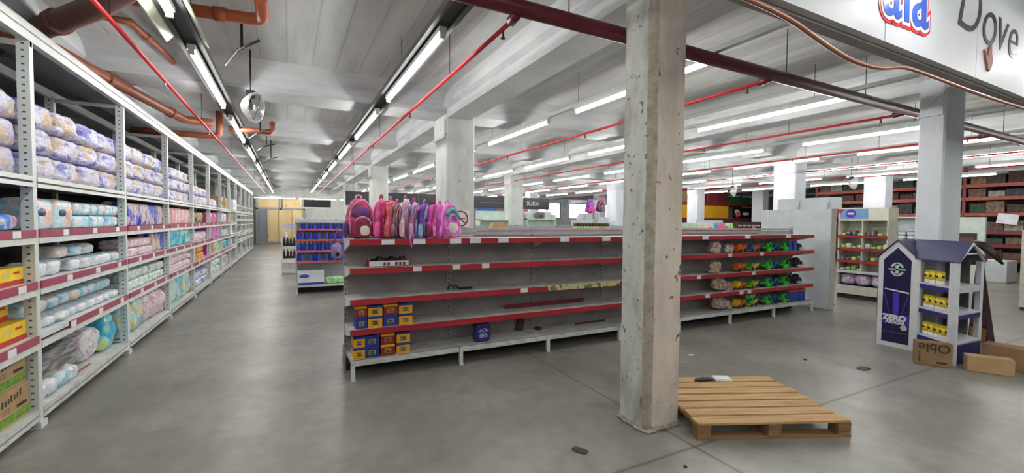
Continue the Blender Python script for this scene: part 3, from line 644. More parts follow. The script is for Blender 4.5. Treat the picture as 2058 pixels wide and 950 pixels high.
# bottom shelf of bay 0: shrink-wrapped bundle, soft rolls, cyan bag, red strip
film = clear_film('clear_shrink_film', (206, 204, 206), .4)
bd = thing('shrink_wrapped_bundle', 'big shrink-wrapped bundle with dark core lying on the bottom shelf', 'bundle', (RX - .33, B0 + .62, LV[0] + .004))
MB().puff((0, 0, 0), (.42, 1.0, .28), 5, 8, .02, 3).build('dark_core', mat('dark_taupe_textile', (70, 62, 62), .8, bump=.5), bd)
MB().puff((0, 0, -.0), (.46, 1.06, .31), 5, 10, .03, 8).build('clear_wrap', film, bd)
MB().puff((.02, .75, 0), (.4, .5, .33), 4, 9, .025, 5).build('white_roll', prt('white_wrapped_rolls', [(210, 206, 206), (232, 230, 230), (240, 238, 240), (200, 180, 196)], 12, .35), bd)
for i in range(4):
    o = MB().puff((0, 0, 0), (.15, .2, .13), 3, 6, .008, i).build('soft_roll', LBL if i % 2 == 0 else WIP, None, (RX - .11, B0 + .14 + .19 * i, LV[0] + .004))
    tag(o, '%s soft roll at the shelf edge, %s from the near post' % ('pale blue' if i % 2 == 0 else 'white', ORD[i]), 'roll', 'soft rolls on the bottom shelf')
tag(MB().puff((0, 0, 0), (.34, .34, .42), 4, 8, .025, 4).build('diaper_bag', CYA, None, (RX - .24, B0 + 1.74, LV[0] + .004)), 'bright cyan bag standing at the end of the nearest full bay bottom shelf', 'diaper pack')
tag(MB().tube([(0, 0, 0), (.05, .45, .02)], .008, 5).build('loose_strip', RED, None, (RX - .1, B0 + .62, LV[0] + .012)), 'loose red strip lying across the edge of the bottom shelf', 'strip')

# ------------------------------------------------------------------ gondola shelving
GL = [.206, .51, .81, 1.12, 1.405]; MOD = 1.1385
MAUVE_TAGS = {4: (.3, .62, 1.02, 1.25, 1.6, 2.45, 3.1, 3.5, 5.0, 6.0, 7.1), 3: (.62, 1.05, 1.4, 3.85, 5.6, 6.4), 2: (1.9, 4.9, 6.2), 1: (5.1, 5.9, 6.1)}
def gondola(label, loc, n, detail=True, levels=GL, peel=True):
    g = thing('gondola_shelving', label, 'shelving', loc); Lg = MOD * n
    for i in range(n + 1):
        x = MOD * i
        MB().box(x - .018, .375, 0, x + .018, .415, 1.53).build('post', STEEL_PALE, g)
        b = MB()
        for j in range(22): b.box(x - .004, .372, .25 + j * .055, x + .004, .376, .275 + j * .055)
        b.build('slot_strip', BLACK, g)
        for y in (0.0, .75): MB().box(x + .005, y, 0, x + .045, y + .035, .18).box(x + .005, y - .005, 0, x + .05, y + .035, .012).build('leg', WHITE, g)
    for i in range(n):
        x = MOD * i
        MB().box(x + .018, .385, .2, x + MOD - .018, .405, 1.42).build('back_panel', PANEL, g)
        MB().box(x + .018, .38, 1.43, x + MOD - .018, .41, 1.475).box(x + .018, .37, 1.485, x + MOD - .018, .42, 1.515).build('top_panel', STEEL_PALE, g)
        MB().box(x, .36, 0, x + MOD, .43, .15).build('plinth', BLACK, g)  # black panel added for the shade in the open space underneath
        MB().box(x + .004, 0, .176, x + MOD - .004, .38, .206).box(x + .004, -.003, .15, x + MOD - .004, .02, .206).build('base_shelf', WHITE_OLD, g)
        MB().box(x + .004, .41, .176, x + MOD - .004, .78, .206).build('base_shelf', WHITE_OLD, g)
        for li, z in enumerate(levels[1:], 1):
            b = MB().box(x + .004, .0, z - .02, x + MOD - .004, .375, z)
            for s_ in (x + .006, x + MOD - .012): b.prism([(.375, z - .13), (.375, z - .01), (.02, z - .01), (.02, z - .035)], s_, s_ + .006, 'X')
            b.build('shelf', WHITE_OLD, g)
            wood_strip = peel and li == 2 and i == 2
            MB().box(x + .002, -.012, z - .055, x + MOD - .002, 0, z + .003).build('price_strip', OLD_TAPE if wood_strip else RED, g)
    for li, xs in MAUVE_TAGS.items():
        if peel:
            for x in xs: MB().box(x, -.0155, levels[li] - .05, x + (.13 if li == 4 else .09), -.012, levels[li] + .001).build('price_tag', PAPER, g)
    # end gusset on the left
    for x in (-.012, Lg):
        for z in levels[1:]: MB().prism([(.375, z - .13), (.375, z + .0), (.0, z + .0), (.0, z - .05)], x, x + .012, 'X').build('shelf_bracket', WHITE, g)
    return g
OLD_TAPE = prt('peeling_yellow_tape', [(160, 150, 90), (200, 190, 130), (214, 206, 160), (120, 104, 70)], 14, .7, (1, 1, 1))
GX, GY = .53, 4.48
gondola('long mostly empty double-sided gondola with red shelf edges, behind the worn column', (GX, GY, 0), 7)
g2 = gondola('second gondola row beyond the empty one, jars on its top', (3.5, 8.4, 0), 9, peel=False)

# carton boxes of biscuits at the near left end
TB = {'yellow': mat('amber_box', (238, 170, 34), .4), 'blue': mat('royal_blue_box', (30, 62, 150), .4), 'red': mat('brick_red_box', (150, 34, 34), .4)}
TLID = {'yellow': TB['blue'], 'blue': TB['blue'], 'red': TB['yellow']}
GOLD = mat('gold_label', (176, 152, 96), .4)
def tea(x, y, z, c, w, lab, lidc=None):
    t = thing('biscuit_box', lab, 'box', (x, y, z), 0, 'small boxes stacked at the near end of the gondola'); h = .112; d = .17
    MB().box(-w / 2, 0, 0, w / 2, d, h * .78).build('carton', TB[c], t, bevel=.003)
    MB().box(-w / 2 - .001, -.001, h * .78, w / 2 + .001, d, h).build('lid', lidc or TLID[c], t, bevel=.003)
    b = MB().box(-w * .24, -.003, h * .22, w * .24, 0, h * .66, 0)
    b.box(-w * .18, -.005, h * .28, w * .18, -.003, h * .36, 1).box(-w * .12, -.005, h * .45, w * .14, -.003, h * .55, 1).box(-w * .2, -.005, h * .5, -w * .14, -.003, h * .6, 1)
    b.build('printed_label', [GOLD, INK], t)
for li, cols in ((0, (('yellow', 'yellow'), ('blue', 'blue'), ('red', 'red'), ('yellow', 'yellow'))), (1, (('blue', 'red'), ('yellow', 'yellow'), ('blue', 'red'), ('yellow', 'yellow')))):
    for i, (a, b_) in enumerate(cols):
        xs = ((.64, .775, .93, 1.085) if li else (.62, .745, .9, 1.06))[i]
        for l, c in enumerate((a, b_)):
            w = .11 if i == 0 else .142
            tea(xs, GY + .035, GL[li] + .113 * l + .001, c, w, '%s box, %s %s column on the %s shelf' % ({'yellow': 'amber yellow', 'blue': 'royal blue', 'red': 'brick red'}[c], ['lower,', 'upper,'][l], ['leftmost', 'second', 'third', 'rightmost'][i], ['bottom', 'second lowest'][li]))
# lone blue pack, tray with black things, oddments
t = thing('blue_pack', 'lone dark blue pack standing on the gondola base shelf', 'pack', (1.985, GY + .12, GL[0] + .001))
MB().puff((0, 0, 0), (.19, .12, .22), 7, 7, .004, 2).build('pack_body', mat('dark_blue_film', (46, 44, 130), .3), t)
text('pack_lettering', 'oOo', .06, PAPER, t, TR(0, -.064, .12) @ FACE_S, .001, .3)
MB().puff((0, -.058, .05), (.1, .012, .05), 4, 4, .002, 4).build('pack_print', prt('pale_pack_print', [(160, 160, 190), (206, 206, 220), (90, 90, 160)], 30), t)
t = thing('display_tray', 'shallow red and white carton tray holding black items on third shelf', 'tray', (.925, GY + .08, GL[3] + .001))
MB().box(-.2, 0, 0, .2, .008, .06).box(-.2, .142, 0, .2, .15, .07).box(-.2, 0, 0, .2, .15, .006).build('tray', PAPER, t)
MB().box(-.208, 0, 0, -.2, .15, .075).box(.2, 0, 0, .208, .15, .06).build('tray_side', RED, t)
b = MB()
for a in (-.06, -.02, .06, .1, .14): b.box(a, -.002, .012, a + .025, 0, .045)
b.build('printed_squares', mat('red_dark_print', (120, 40, 44), .5), t)
for i in range(6): MB().puff((-.15 + .06 * i, .07, .02), (.075, .1, .06 + .02 * (i % 2)), 3, 5, .01, i).build('black_item', BLACK, t)
tag(MB().tube([(0, 0, 0), (.03, .02, .05), (.07, 0, .02), (.1, .03, .04), (.13, 0, .005), (.3, .01, .004)], .012, 6).build('black_cable_tangle', BLACK, None, (1.6, GY + .2, GL[2] + .013)), 'black tangled strap lying on the middle shelf', 'strap')
tag(MB().box(0, 0, 0, 1.2, .012, .055).build('loose_price_strip', mat('dark_red_strip', (116, 22, 40), .4), None, (2.38, GY + .3, GL[1] + .001)), 'loose dark red strip leaning inside the shelf, left of the worn column', 'strip')
tag(MB().box(-.045, 0, 0, .045, .03, .16).build('cardboard_scrap', mat('brown_scrap', (92, 62, 46), .8), None, (2.6, GY + .32, GL[0] + .001), (0, .2, 0)), 'brown cardboard scrap standing at the back of the base shelf', 'scrap')
tag(MB().lathe([(.045, 0), (.045, .03)], n=14).build('tape_roll', BLACK, None, (2.86, GY + .3, GL[0] + .001)), 'small black roll on the base shelf beside the brown scrap', 'roll')
tag(MB().box(0, 0, 0, .5, .02, .02).build('wood_stick', mat('brown_stick', (88, 52, 42), .7), None, (3.45, GY + .3, GL[0] + .001)), 'brown stick at the back of the base shelf near the worn column', 'stick')

# ------------------------------------------------------------------ backpacks on the gondola
def bcol(n, c, v=.15): return prt(n, [tuple(max(0, min(255, q * f)) for q in c) for f in (.7, .88, 1, 1.12, 1.3)], 9, .45, wrinkle=.5) if n not in MATS else MATS[n]
BP = {k: bcol('cloth_' + k, c) for k, c in dict(rose=(186, 60, 110), plum=(94, 50, 112), pink=(226, 80, 150), coral=(220, 110, 110), grey=(120, 104, 116), pale=(220, 178, 200), lilac=(176, 150, 206), magenta=(214, 70, 180), candy=(238, 130, 206), wine=(132, 30, 70), violet=(110, 60, 160), sky=(150, 180, 220)).items()}
WHT = mat('cream_patch', (226, 220, 210), .6)
def backpack(label, loc, rz, w, h, d, body, front, trim, side, lean=0, kind='', emblem=None, pale_top=False):
    t = thing('backpack', label, 'backpack', loc, rz, 'row of backpacks standing on the gondola top'); t.rotation_euler = (lean, 0, rz)
    b = MB(); b.puff((0, 0, 0), (w, d, h), 3.2, 9, .012, len(label), taper=.25); b.build('main_body', BP[body], t)
    MB().puff((0, -d * .5, .015), (w * .78, d * .45, h * .5), 3.5, 7, .008, len(label) + 2, taper=.15).build('front_pocket', BP[front], t)
    MB().puff((0, -d * .42, h * .5), (w * .72, d * .3, h * .3), 2.8, 6, .006, 6, taper=.35).build('upper_pocket', BP[side], t)
    for s_ in (-1, 1): MB().puff((s_ * w * .5, 0, .02), (w * .2, d * .7, h * .36), 3, 5, .005, 3).build('side_pocket', BP[side], t)
    a = [(w * .44 * cos(q), -d * .46 - .012 * sin(q), h * .5 + h * .43 * sin(q)) for q in [pi * i / 12 for i in range(13)]]
    MB().tube([(w * .4, -d * .5, h * .1)] + a + [(-w * .4, -d * .5, h * .1)], .006, 6).build('piping', BP[trim], t)
    p = [(w * .3 * cos(q), -d * .74, h * .34 + h * .2 * sin(q)) for q in [pi * i / 8 for i in range(9)]]
    MB().tube(p, .004, 5).build('pocket_zip', BP[trim], t)
    MB().tube([(-.03, d * .2, h * .95), (-.025, d * .15, h + .025), (0, d * .15, h + .04), (.025, d * .15, h + .025), (.03, d * .2, h * .95)], .008, 6).build('handle', BP[trim], t)
    for s_ in (-1, 1): MB().tube([(s_ * .05, d * .4, h * .9), (s_ * .07, d * .62, h * .75), (s_ * .08, d * .66, h * .4), (s_ * .1, d * .45, h * .08)], .012, 6).build('shoulder_strap', BP[body], t)
    if emblem == 'patch': MB().puff((0.02, -d * .72, h * .08), (w * .36, .03, h * .24), 2.6, 6, .004, 1).build('pale_patch', WHT, t)
    if emblem == 'arc':
        MB().puff((0, -d * .74, h * .14), (w * .5, .03, h * .3), 2.3, 7, .003, 2).build('pale_patch', WHT, t)
        arc = [(w * .34 * cos(q), -d * .66, h * .52 + h * .3 * sin(q)) for q in [pi * (.05 + .8 * i / 9) for i in range(10)]]
        MB().tube(arc, .022, 7).build('teal_arc', mat('teal_felt', (96, 176, 176), .6), t)
        arc = [(w * .24 * cos(q), -d * .7, h * .42 + h * .26 * sin(q)) for q in [pi * (.1 + .85 * i / 9) for i in range(10)]]
        MB().tube(arc, .016, 7).build('lilac_arc', BP['lilac'], t)
    return t
ZT = GL[4] + .004
backpack('large rose and plum backpack with pale patch, leftmost on the gondola', (.645, GY + .17, ZT), .12, .27, .41, .17, 'rose', 'wine', 'pale', 'plum', -.03, emblem='patch')
backpack('bright pink backpack turned edge-on, second from left', (.875, GY + .17, ZT), 0.95, .29, .42, .085, 'pink', 'rose', 'wine', 'pink', 0)
backpack('coral backpack with orange trim, third from left', (.965, GY + .16, ZT), 1.0, .28, .40, .065, 'coral', 'grey', 'pink', 'coral', 0)
backpack('grey patterned backpack, fourth from left', (1.03, GY + .16, ZT), 1.0, .27, .37, .055, 'grey', 'plum', 'coral', 'grey', 0)
backpack('pale dusty pink tall backpack, middle of the row', (1.12, GY + .16, ZT), 1.0, .28, .42, .07, 'pale', 'coral', 'grey', 'pale', 0)
backpack('lilac and sky blue backpack right of the pale pink one', (1.215, GY + .16, ZT), 1.0, .27, .39, .065, 'lilac', 'sky', 'rose', 'lilac', 0)
backpack('violet backpack with pale blue top flap', (1.33, GY + .16, ZT), 0.9, .27, .38, .07, 'violet', 'plum', 'sky', 'sky', 0)
backpack('magenta backpack with dark side pocket, third from right', (1.425, GY + .16, ZT), 0.85, .27, .37, .06, 'magenta', 'coral', 'wine', 'wine', 0)
backpack('candy pink backpack just behind the arch-printed one', (1.50, GY + .17, ZT), 0.7, .27, .37, .055, 'candy', 'magenta', 'magenta', 'candy', 0)
backpack('candy pink backpack with teal arch and cream patch, rightmost', (1.6, GY + .15, ZT), .35, .26, .38, .1, 'candy', 'candy', 'magenta', 'candy', -.06, emblem='arc')
t = thing('hanging_strap', 'magenta strap hanging over the red shelf edge below the backpacks', 'strap', (1.115, GY - .022, ZT))
MB().tube([(0, .01, .03), (0, -.003, -.0), (.01, -.004, -.05), (.015, -.002, -.09)], .009, 6).build('webbing', BP['magenta'], t)
t = thing('hanging_bag', 'small purple bag hanging on the gondola end upright', 'bag', (.44, GY + .3, 1.20))
MB().puff((0, 0, 0), (.11, .1, .16), 2.6, 7, .008, 3).build('bag_body', BP['lilac'], t)
MB().tube([(-.03, 0, .14), (0, 0, .27), (.06, .07, .29), (.09, .08, .26)], .008, 6).build('bag_strap', BP['violet'], t)
MB().lathe([(.02, 0), (.02, .015)], n=10).build('dark_wheel', BLACK, t, (0, -.055, .05), (pi / 2, 0, 0))

# ------------------------------------------------------------------ toys at the right end
ORA = mat('orange_toy', (232, 108, 30), .35); YLW = mat('yellow_toy', (240, 206, 50), .35); GRN = mat('green_toy', (50, 190, 60), .35); BLU = mat('blue_toy', (40, 100, 190), .35)
NEON = mat('neon_green_toy', (110, 230, 110), .35); DORA = mat('coral_lid', (240, 88, 60), .35); NET = prt('speckled_net_film', [(120, 96, 84), (190, 176, 168), (216, 208, 204), (140, 70, 70), (160, 150, 100)], 22, .3)
def truck(x, z, cab, bed, lab, s=1.0, y=.12):
    t = thing('toy_truck', lab, 'toy truck', (x, GY + y, z + .002), .15, 'toy trucks on the gondola')
    t.scale = (s, s, s)
    MB().box(-.13, -.05, .03, .13, .05, .05).build('chassis', bed, t)
    MB().prism([(-.13, .05), (-.13, .12), (-.09, .15), (-.04, .15), (-.04, .05)], -.05, .05, 'Y').build('cab', cab, t, bevel=.004)
    b = MB().hull([(-.02, -.045, .055), (.12, -.045, .055), (.12, .045, .055), (-.02, .045, .055)], [(-.03, -.06, .13), (.15, -.06, .14), (.15, .06, .14), (-.03, .06, .13)]); b.build('tipper_bed', bed, t, bevel=.004)
    for px in (-.085, .075):
        for py in (-.055, .055): MB().lathe([(.03, -.011), (.034, -.006), (.034, .006), (.03, .011)], n=12).build('wheel', BLACK, t, (px, py, .034), (pi / 2, 0, 0))
def spider(x, z, m1, m2, lab, s=1.0):
    t = thing('toy_tractor', lab, 'toy tractor', (x, GY + .12, z + .002), -.3, 'green toy tractors on the gondola'); t.scale = (s, s, s)
    MB().box(-.08, -.03, .05, .05, .03, .09).prism([(-.01, .09), (0, .15), (.05, .15), (.06, .09)], -.03, .03, 'Y').build('tractor_body', m1, t, bevel=.004)
    MB().tube([(.05, 0, .1), (.1, 0, .17), (.14, 0, .12), (.13, 0, .05)], .011, 6).build('digger_arm', m1, t)
    MB().tube([(-.08, 0, .08), (-.13, 0, .13), (-.15, 0, .04)], .01, 6).build('rear_arm', m1, t)
    MB().box(.11, -.03, .03, .15, .03, .06).build('bucket', m2, t)
    for px, r in ((-.06, .03), (.04, .045)):
        for py in (-.042, .042): MB().lathe([(r * .8, -.012), (r, -.008), (r, .008), (r * .8, .012)], n=12).build('wheel', m2 if r > .04 else BLACK, t, (px, py, r), (pi / 2, 0, 0))
def netbag(x, z, lab, h=.22, w=.26, tilt=0):
    o = MB().puff((0, 0, 0), (w, .12, h), 3, 8, .02, int(x * 10 + z * 10), taper=.1).build('clear_toy_bag', NET, None, (x, GY + .1, z + (.002 if not tilt else .035)), (0, tilt, 0)); tag(o, lab, 'bag', 'clear bags of small toys on the gondola')
def tumbler(x, z, lab, y=.08):
    t = thing('tumbler', lab, 'cup', (x, GY + y, z + .001), 0, 'blue cups with coral lids on the gondola')
    MB().lathe([(.036, 0), (.043, .17), (.044, .18)], n=14).build('cup', mat('translucent_blue', (60, 92, 190), .2), t); MB().lathe([(.047, .18), (.047, .215), (.02, .22)], n=14).build('lid', DORA, t)
def dark_heap(x, z, lab, w=.4, h=.1, m=None):
    t = thing('dark_shoe_heap', lab, 'shoes', (x, GY + .15, z + .003), 0, 'dark bundled shoes at the gondola end')
    for i in range(4): MB().puff((-w / 2 + w * i / 3.4, .03 * (i % 2), 0), (.17, .1, h * (.7 + .2 * (i % 3))), 2.6, 6, .015, i + int(z * 10)).build('shoe', m or BLACK, t, rot=(0, 0, 0))
    MB().puff((w * .15, -.05, .01), (.12, .06, .04), 3, 5, .006, 2).build('pale_sole', LAV, t)
sh = ['base shelf', 'lower shelf', 'middle shelf', 'upper shelf']
for li, z in ((0, GL[0]), (1, GL[1]), (2, GL[2]), (3, GL[3])):
    nb = sh[li]
    netbag(5.95 + (.1 if li < 2 else 0), z, 'clear bag of small toys, left of the toys on the ' + nb, .2 if li < 2 else .19, .3 if li < 2 else .24, .18 if li < 2 else 0)
    if li in (0, 1, 3): netbag(6.27, z, 'smaller clear toy bag beside the larger one on the ' + nb, .15, .18)
    truck(6.6, z, YLW if li < 2 else ORA, ORA, 'orange and yellow toy truck, left one on the ' + nb, .95)
    truck(6.93, z, GRN if li < 3 else BLU, ORA if li == 3 else YLW, 'toy truck with green or blue cab beside the orange one, ' + nb, .85)
    if li == 0: truck(6.9, z + .105, NEON, NEON, 'neon green toy truck stacked on top of another, base shelf', .7)
    spider(7.28, z, GRN, GRN, 'green toy tractor with raised digger arm, left one on the ' + nb, .95)
    spider(7.52, z, BLU, BLACK, 'blue toy tractor between two green ones on the ' + nb, .8)
    spider(7.76, z, GRN, GRN, 'green toy tractor with raised digger arm, right one on the ' + nb, .95)
    if li == 0:
        for q in range(5): tumbler(7.95 + .098 * q, z, 'blue cup with coral lid, %s from left on the base shelf' % ORD[q])
    if li == 3:
        for q in range(2): tumbler(7.9 + .14 * q, z, 'blue cup with coral lid, %s from left near the top shelf' % ORD[q])
    if li in (1, 2): dark_heap(8.18, z, 'pile of dark shoes at the gondola end, ' + nb, .46, .16)
    else: dark_heap(8.4 if li == 0 else 8.25, z, 'few dark shoes at the gondola end, ' + nb, .18, .11)
tag(MB().puff((0, 0, 0), (.3, .16, .16), 4, 6, .02, 5).build('brown_bundle', KRAFT_D, None, (8.05, GY + .27, GL[1] + .002)), 'brown crumpled bundle behind the dark shoes', 'bundle')

# ------------------------------------------------------------------ white end display beside the gondola
PW = mat('matte_white_panel', (206, 214, 218), .5, var=.04); PBEIGE = mat('beige_white_edge', (200, 196, 186), .6, var=.08, scale=10)
def enddisp(label, x, y, L=1.33, h=1.88, name='display_stand'):
    t = thing(name, label, 'display stand', (x, y, 0))
    MB().box(0, .012, .02, .17, L, h).build('cabinet', PW, t, bevel=.006)
    MB().box(.0, 0, .02, .17, .011, h).build('side_edge', PBEIGE, t)
    MB().box(.005, .01, 0, .165, L - .01, .02).build('foot', STEEL_PALE, t)
    hb = MB().prism([(-.1, h + .002), (-.1, h + .19), (-.07, h + .22), (L - .3, h + .22), (L - .27, h + .19), (L - .27, h + .002)], .11, .13, 'X'); hb.build('header_board', PW, t)
    for q in (.1, .62): MB().prism([(.0, h + .002), (.11, h + .002), (.11, h + .2)], q, q + .012, 'Y').build('header_gusset', PW, t)
    return t
enddisp('tall plain white display stand with header at the right gondola end', 8.84, 4.37)
enddisp('distant white display stand with header, behind the jars', 8.9, 11.4, 1.3, 1.68)

# ------------------------------------------------------------------ pallet
PX = Vector((2.665, 2.150, 0)); PR = math.atan2(-.48, 1.085)
PWD = wood('pallet_wood', (160, 124, 84), (206, 172, 122)); PWE = wood('pallet_block_wood', (110, 82, 56), (150, 116, 80))
t = thing('wooden_pallet', 'weathered wooden pallet on the floor against the worn column', 'pallet', PX, PR)
PWid, PD = 1.185, .935
for i in range(7):
    w = .112; y = (PD - w) * i / 6
    MB().box(-.002 + .008 * (i % 2), y, .108, PWid - .01 * ((i * 3) % 4), y + w, .128).build('deck_board', PWD, t, rot=(0, 0, random.uniform(-.006, .006)), bevel=.002)
for xx in (0, .54, 1.085):
    MB().box(xx, 0, .088, xx + .1, PD, .108).build('stringer_board', PWE, t)
    for yy in (0, .415, .83): MB().box(xx, yy, .018, xx + .1, yy + .105, .088).build('block', PWE, t, bevel=.003)
for yy in (0, .415, .83): MB().box(0, yy, 0, PWid, yy + .1, .018).build('bottom_board', PWE, t)
def on_pallet(u, v, z): c, s_ = cos(PR), sin(PR); return (PX.x + u * c - v * s_, PX.y + u * s_ + v * c, z)
tag(MB().box(-.08, -.05, 0, .08, .05, .012).box(-.075, -.045, .013, .07, .05, .02).build('paper_pad', PAPER, None, on_pallet(.66, .86, .13), (0, 0, -.5)), 'small white paper pad lying on the rear of the pallet', 'paper')
tag(MB().puff((0, 0, 0), (.2, .06, .02), 3, 6, .01, 3).build('paper_scrap', BLACK, None, on_pallet(.48, .84, .13), (0, 0, -.3)), 'crumpled black scrap beside the paper pad on the pallet', 'scrap')
for i, (x, y, sz) in enumerate(((5.66, 2.43, .1), (5.4, 2.9, .03), (1.8, 2.42, .07), (4.3, 3.6, .05), (2.3, 1.95, .02))):
    tag(MB().puff((0, 0, 0), (sz * 1.6, sz, .008), 3, 5, .005, i).build('floor_litter', DARK if i != 3 else PAPER, None, (x, y, .001), (0, 0, i)), ['flat dark scrap on the floor before the kiosk', 'tiny dark scrap on the floor beyond the pallet', 'flat dark blotchy scrap on the foreground floor', 'small white paper scrap on the floor past the pallet', 'tiny dark crumb on the floor by the worn column'][i], 'litter')

# ------------------------------------------------------------------ house-shaped kiosk
KW = mat('kiosk_white_board', (214, 218, 224), .4); KROOF = mat('indigo_roof_board', (58, 60, 104), .5); KPAN = mat('deep_navy_panel', (26, 22, 66), .3)
KIN = mat('grey_kiosk_inside', (120, 114, 112), .6)
P1, P2, P3, P4, P5 = (7.03, 2.885), (7.03, 2.49), (6.705, 2.02), (7.37, 1.99), (7.72, 2.48)
k = thing('display_kiosk', 'white house-shaped display kiosk with indigo roof holding yellow cans', 'kiosk', (7.03, 2.49, 0))
def K(p): return (p[0] - 7.03, p[1] - 2.49)
EV, AP = 1.17, 1.395
# gable wing with the printed navy panel
ym = (P1[1] + P2[1]) / 2 - 2.49
w1, w2 = K(P1)[1], 0.0
MB().prism([(w2, 0), (w2, EV), (ym, AP), (w1, EV), (w1, 0)], 0, .03, 'X').build('gable_wall', KW, k)
MB().prism([(w2 + .055, .06), (w2 + .055, EV - .03), (ym, AP - .09), (w1 - .055, EV - .03), (w1 - .055, .06)], -.004, .0, 'X').build('printed_panel', KPAN, k)
SIL = mat('silver_green_print', (170, 196, 190), .4); WP = mat('white_print', (226, 222, 236), .4); VP = mat('violet_print', (70, 50, 180), .4)
cc = (ym, 1.02)
b = MB()
for q in range(2):
    b.prism([(cc[0] + .075 * cos(a), cc[1] + .09 * sin(a) * (1 if q == 0 else 1)) for a in [pi * (.12 + .76 * i / 8) + (pi if q else 0) for i in range(9)]] + [(cc[0] + .055 * cos(a), cc[1] + (.055 * sin(a))) for a in [pi * (.88 - .76 * i / 8) + (pi if q else 0) for i in range(9)]], -.008, -.004, 'X')
b.box(-.008, ym - .09, 1.012, -.004, ym + .09, 1.03).box(-.008, ym - .018, .95, -.004, ym + .018, 1.09)
b.build('round_emblem', SIL, k)
b = MB().prism([(ym - .13, .735), (ym + .12, .765), (ym + .12, .75), (ym - .13, .715)], -.008, -.004, 'X'); b.build('printed_rule', WP, k)
MB().box(-.007, ym - .03, .44, -.004, ym + .03, .72).build('violet_beam', VP, k)
for s_ in (-1, 1): MB().prism([(ym + s_ * .13, .7), (ym + s_ * .12, .7), (ym + s_ * .06, .44), (ym + s_ * .07, .44)], -.007, -.004, 'X').build('light_ray', VP, k)
MB().box(-.006, ym - .145, .3, -.004, ym + .145, .43).build('violet_band', mat('violet_band', (66, 48, 140), .4), k)
text('panel_lettering', 'ZERO', .095, WP, k, TR(-.008, ym + .01, .355) @ FACE_W, .001, 0, bold=.006)
text('panel_lettering', 'AZÚCAR', .05, WP, k, TR(-.008, ym, .31) @ FACE_W, .001, 0, bold=.003)
MB().lathe([(.035, 0), (.035, .003)], n=16).build('badge', SIL, k, (-.005, ym - .09, .27), (0, -pi / 2, 0))
MB().box(-.006, ym - .12, .19, -.004, ym + .12, .2).build('small_print_line', mat('faint_print', (86, 78, 130), .4), k)
MB().box(-.012, -.05, .0, .06, .05, EV - .03).build('corner_post', KW, k)
# wing roof, folding into the main roof
fa = lambda p, z: (K(p)[0], K(p)[1], z)
R1 = (7.46, 2.66); R2 = (7.04, 2.0)
KR_D = mat('dark_indigo_roof', (50, 50, 82), .5)
ov = .02
MB().hull([(-ov, ym, AP + .0), (.47, ym, AP), (.0, -.03, EV - .01), (-ov, -.03, EV - .01)], [(-ov, ym, AP + .014), (.47, ym, AP + .014), (.0, -.03, EV + .006), (-ov, -.03, EV + .006)]).build('wing_roof', KR_D, k)
MB().hull([(-ov, ym, AP + .0), (-ov, w1 + .03, EV - .01), (.5, w1 + .03, EV - .01), (.47, ym, AP)], [(-ov, ym, AP + .014), (-ov, w1 + .03, EV + .006), (.5, w1 + .03, EV + .006), (.47, ym, AP + .014)]).build('wing_roof', KR_D, k)
r1, r2 = K(R1), K(R2); e2, e3 = K((7.02, 2.51)), K((6.685, 2.0)); e4, e5 = K((7.39, 1.97)), K((7.74, 2.5))
for q in ((e2, e3, r2, r1), (e5, r1, r2, e4)):
    zz = [EV if p in (e2, e3, e4, e5) else AP for p in q]
    MB().hull([(p[0], p[1], z_ - .0) for p, z_ in zip(q, zz)], [(p[0], p[1], z_ + .015) for p, z_ in zip(q, zz)]).build('roof_slope', KROOF, k)
def wallseg(a, c, z0, z1, th=.012):
    a, c = Vector(K(a)), Vector(K(c)); d = (c - a).normalized(); n_ = Vector((-d.y, d.x)) * th
    return [(a.x, a.y, z0), (c.x, c.y, z0), (c.x + n_.x, c.y + n_.y, z0), (a.x + n_.x, a.y + n_.y, z0)], [(a.x, a.y, z1), (c.x, c.y, z1), (c.x + n_.x, c.y + n_.y, z1), (a.x + n_.x, a.y + n_.y, z1)]
def lerp(a, c, t_): return (a[0] + (c[0] - a[0]) * t_, a[1] + (c[1] - a[1]) * t_)
MB().hull(*wallseg(P1, P5, 0, EV)).build('rear_wall', KIN, k)
MB().hull(*wallseg(lerp(P2, P3, .0), lerp(P2, P3, .09), 0, EV)).build('front_board', KW, k)
MB().hull(*wallseg(lerp(P2, P3, .82), P3, 0, EV, .03)).build('front_post', KW, k)
MB().hull(*wallseg(P4, lerp(P4, P5, .12), 0, EV, .03)).build('rear_post', KW, k)
MB().hull(*wallseg(lerp(P4, P5, .3), P5, 0, EV, .01)).build('side_wall', KIN, k)
MB().tube([fa(P3, EV), (r2[0], r2[1], AP - .01), fa(P4, EV)], .016, 6).tube([fa(lerp(P3, P4, .25), EV + .1), fa(lerp(P3, P4, .75), EV + .1)], .01, 6).build('gable_frame', KW, k)
for i, z in enumerate((.245, .58, .885)):
    MB().hull([fa(p, z - .02) for p in (lerp(P2, P3, .05), lerp(P2, P3, .98), lerp(P4, P3, .04), lerp(P5, P4, .2))], [fa(p, z) for p in (lerp(P2, P3, .05), lerp(P2, P3, .98), lerp(P4, P3, .04), lerp(P5, P4, .2))]).build('shelf', KW, k)
    a, c = wallseg(lerp(P3, P2, .18), lerp(P3, P2, .9), z - .065, z - .012, .006)
    MB().hull(a, c).build('shelf_edge', mat('violet_shelf_edge', (58, 46, 120), .4), k)
    a, c = wallseg(lerp(P4, P3, .1), lerp(P4, P3, .9), z - .06, z - .012, .006)
    if i: MB().hull(a, c).build('shelf_edge', MATS['violet_shelf_edge'] if i == 1 else KW, k)
MB().hull(*wallseg(lerp(P4, P3, .06), lerp(P4, P3, .94), 0.03, .225, .012)).build('lower_panel', mat('indigo_panel', (44, 38, 104), .4), k)
MB().hull(*wallseg(lerp(P3, P2, .15), lerp(P3, P2, .9), .02, .225, .012)).build('lower_panel', MATS['indigo_panel'], k)
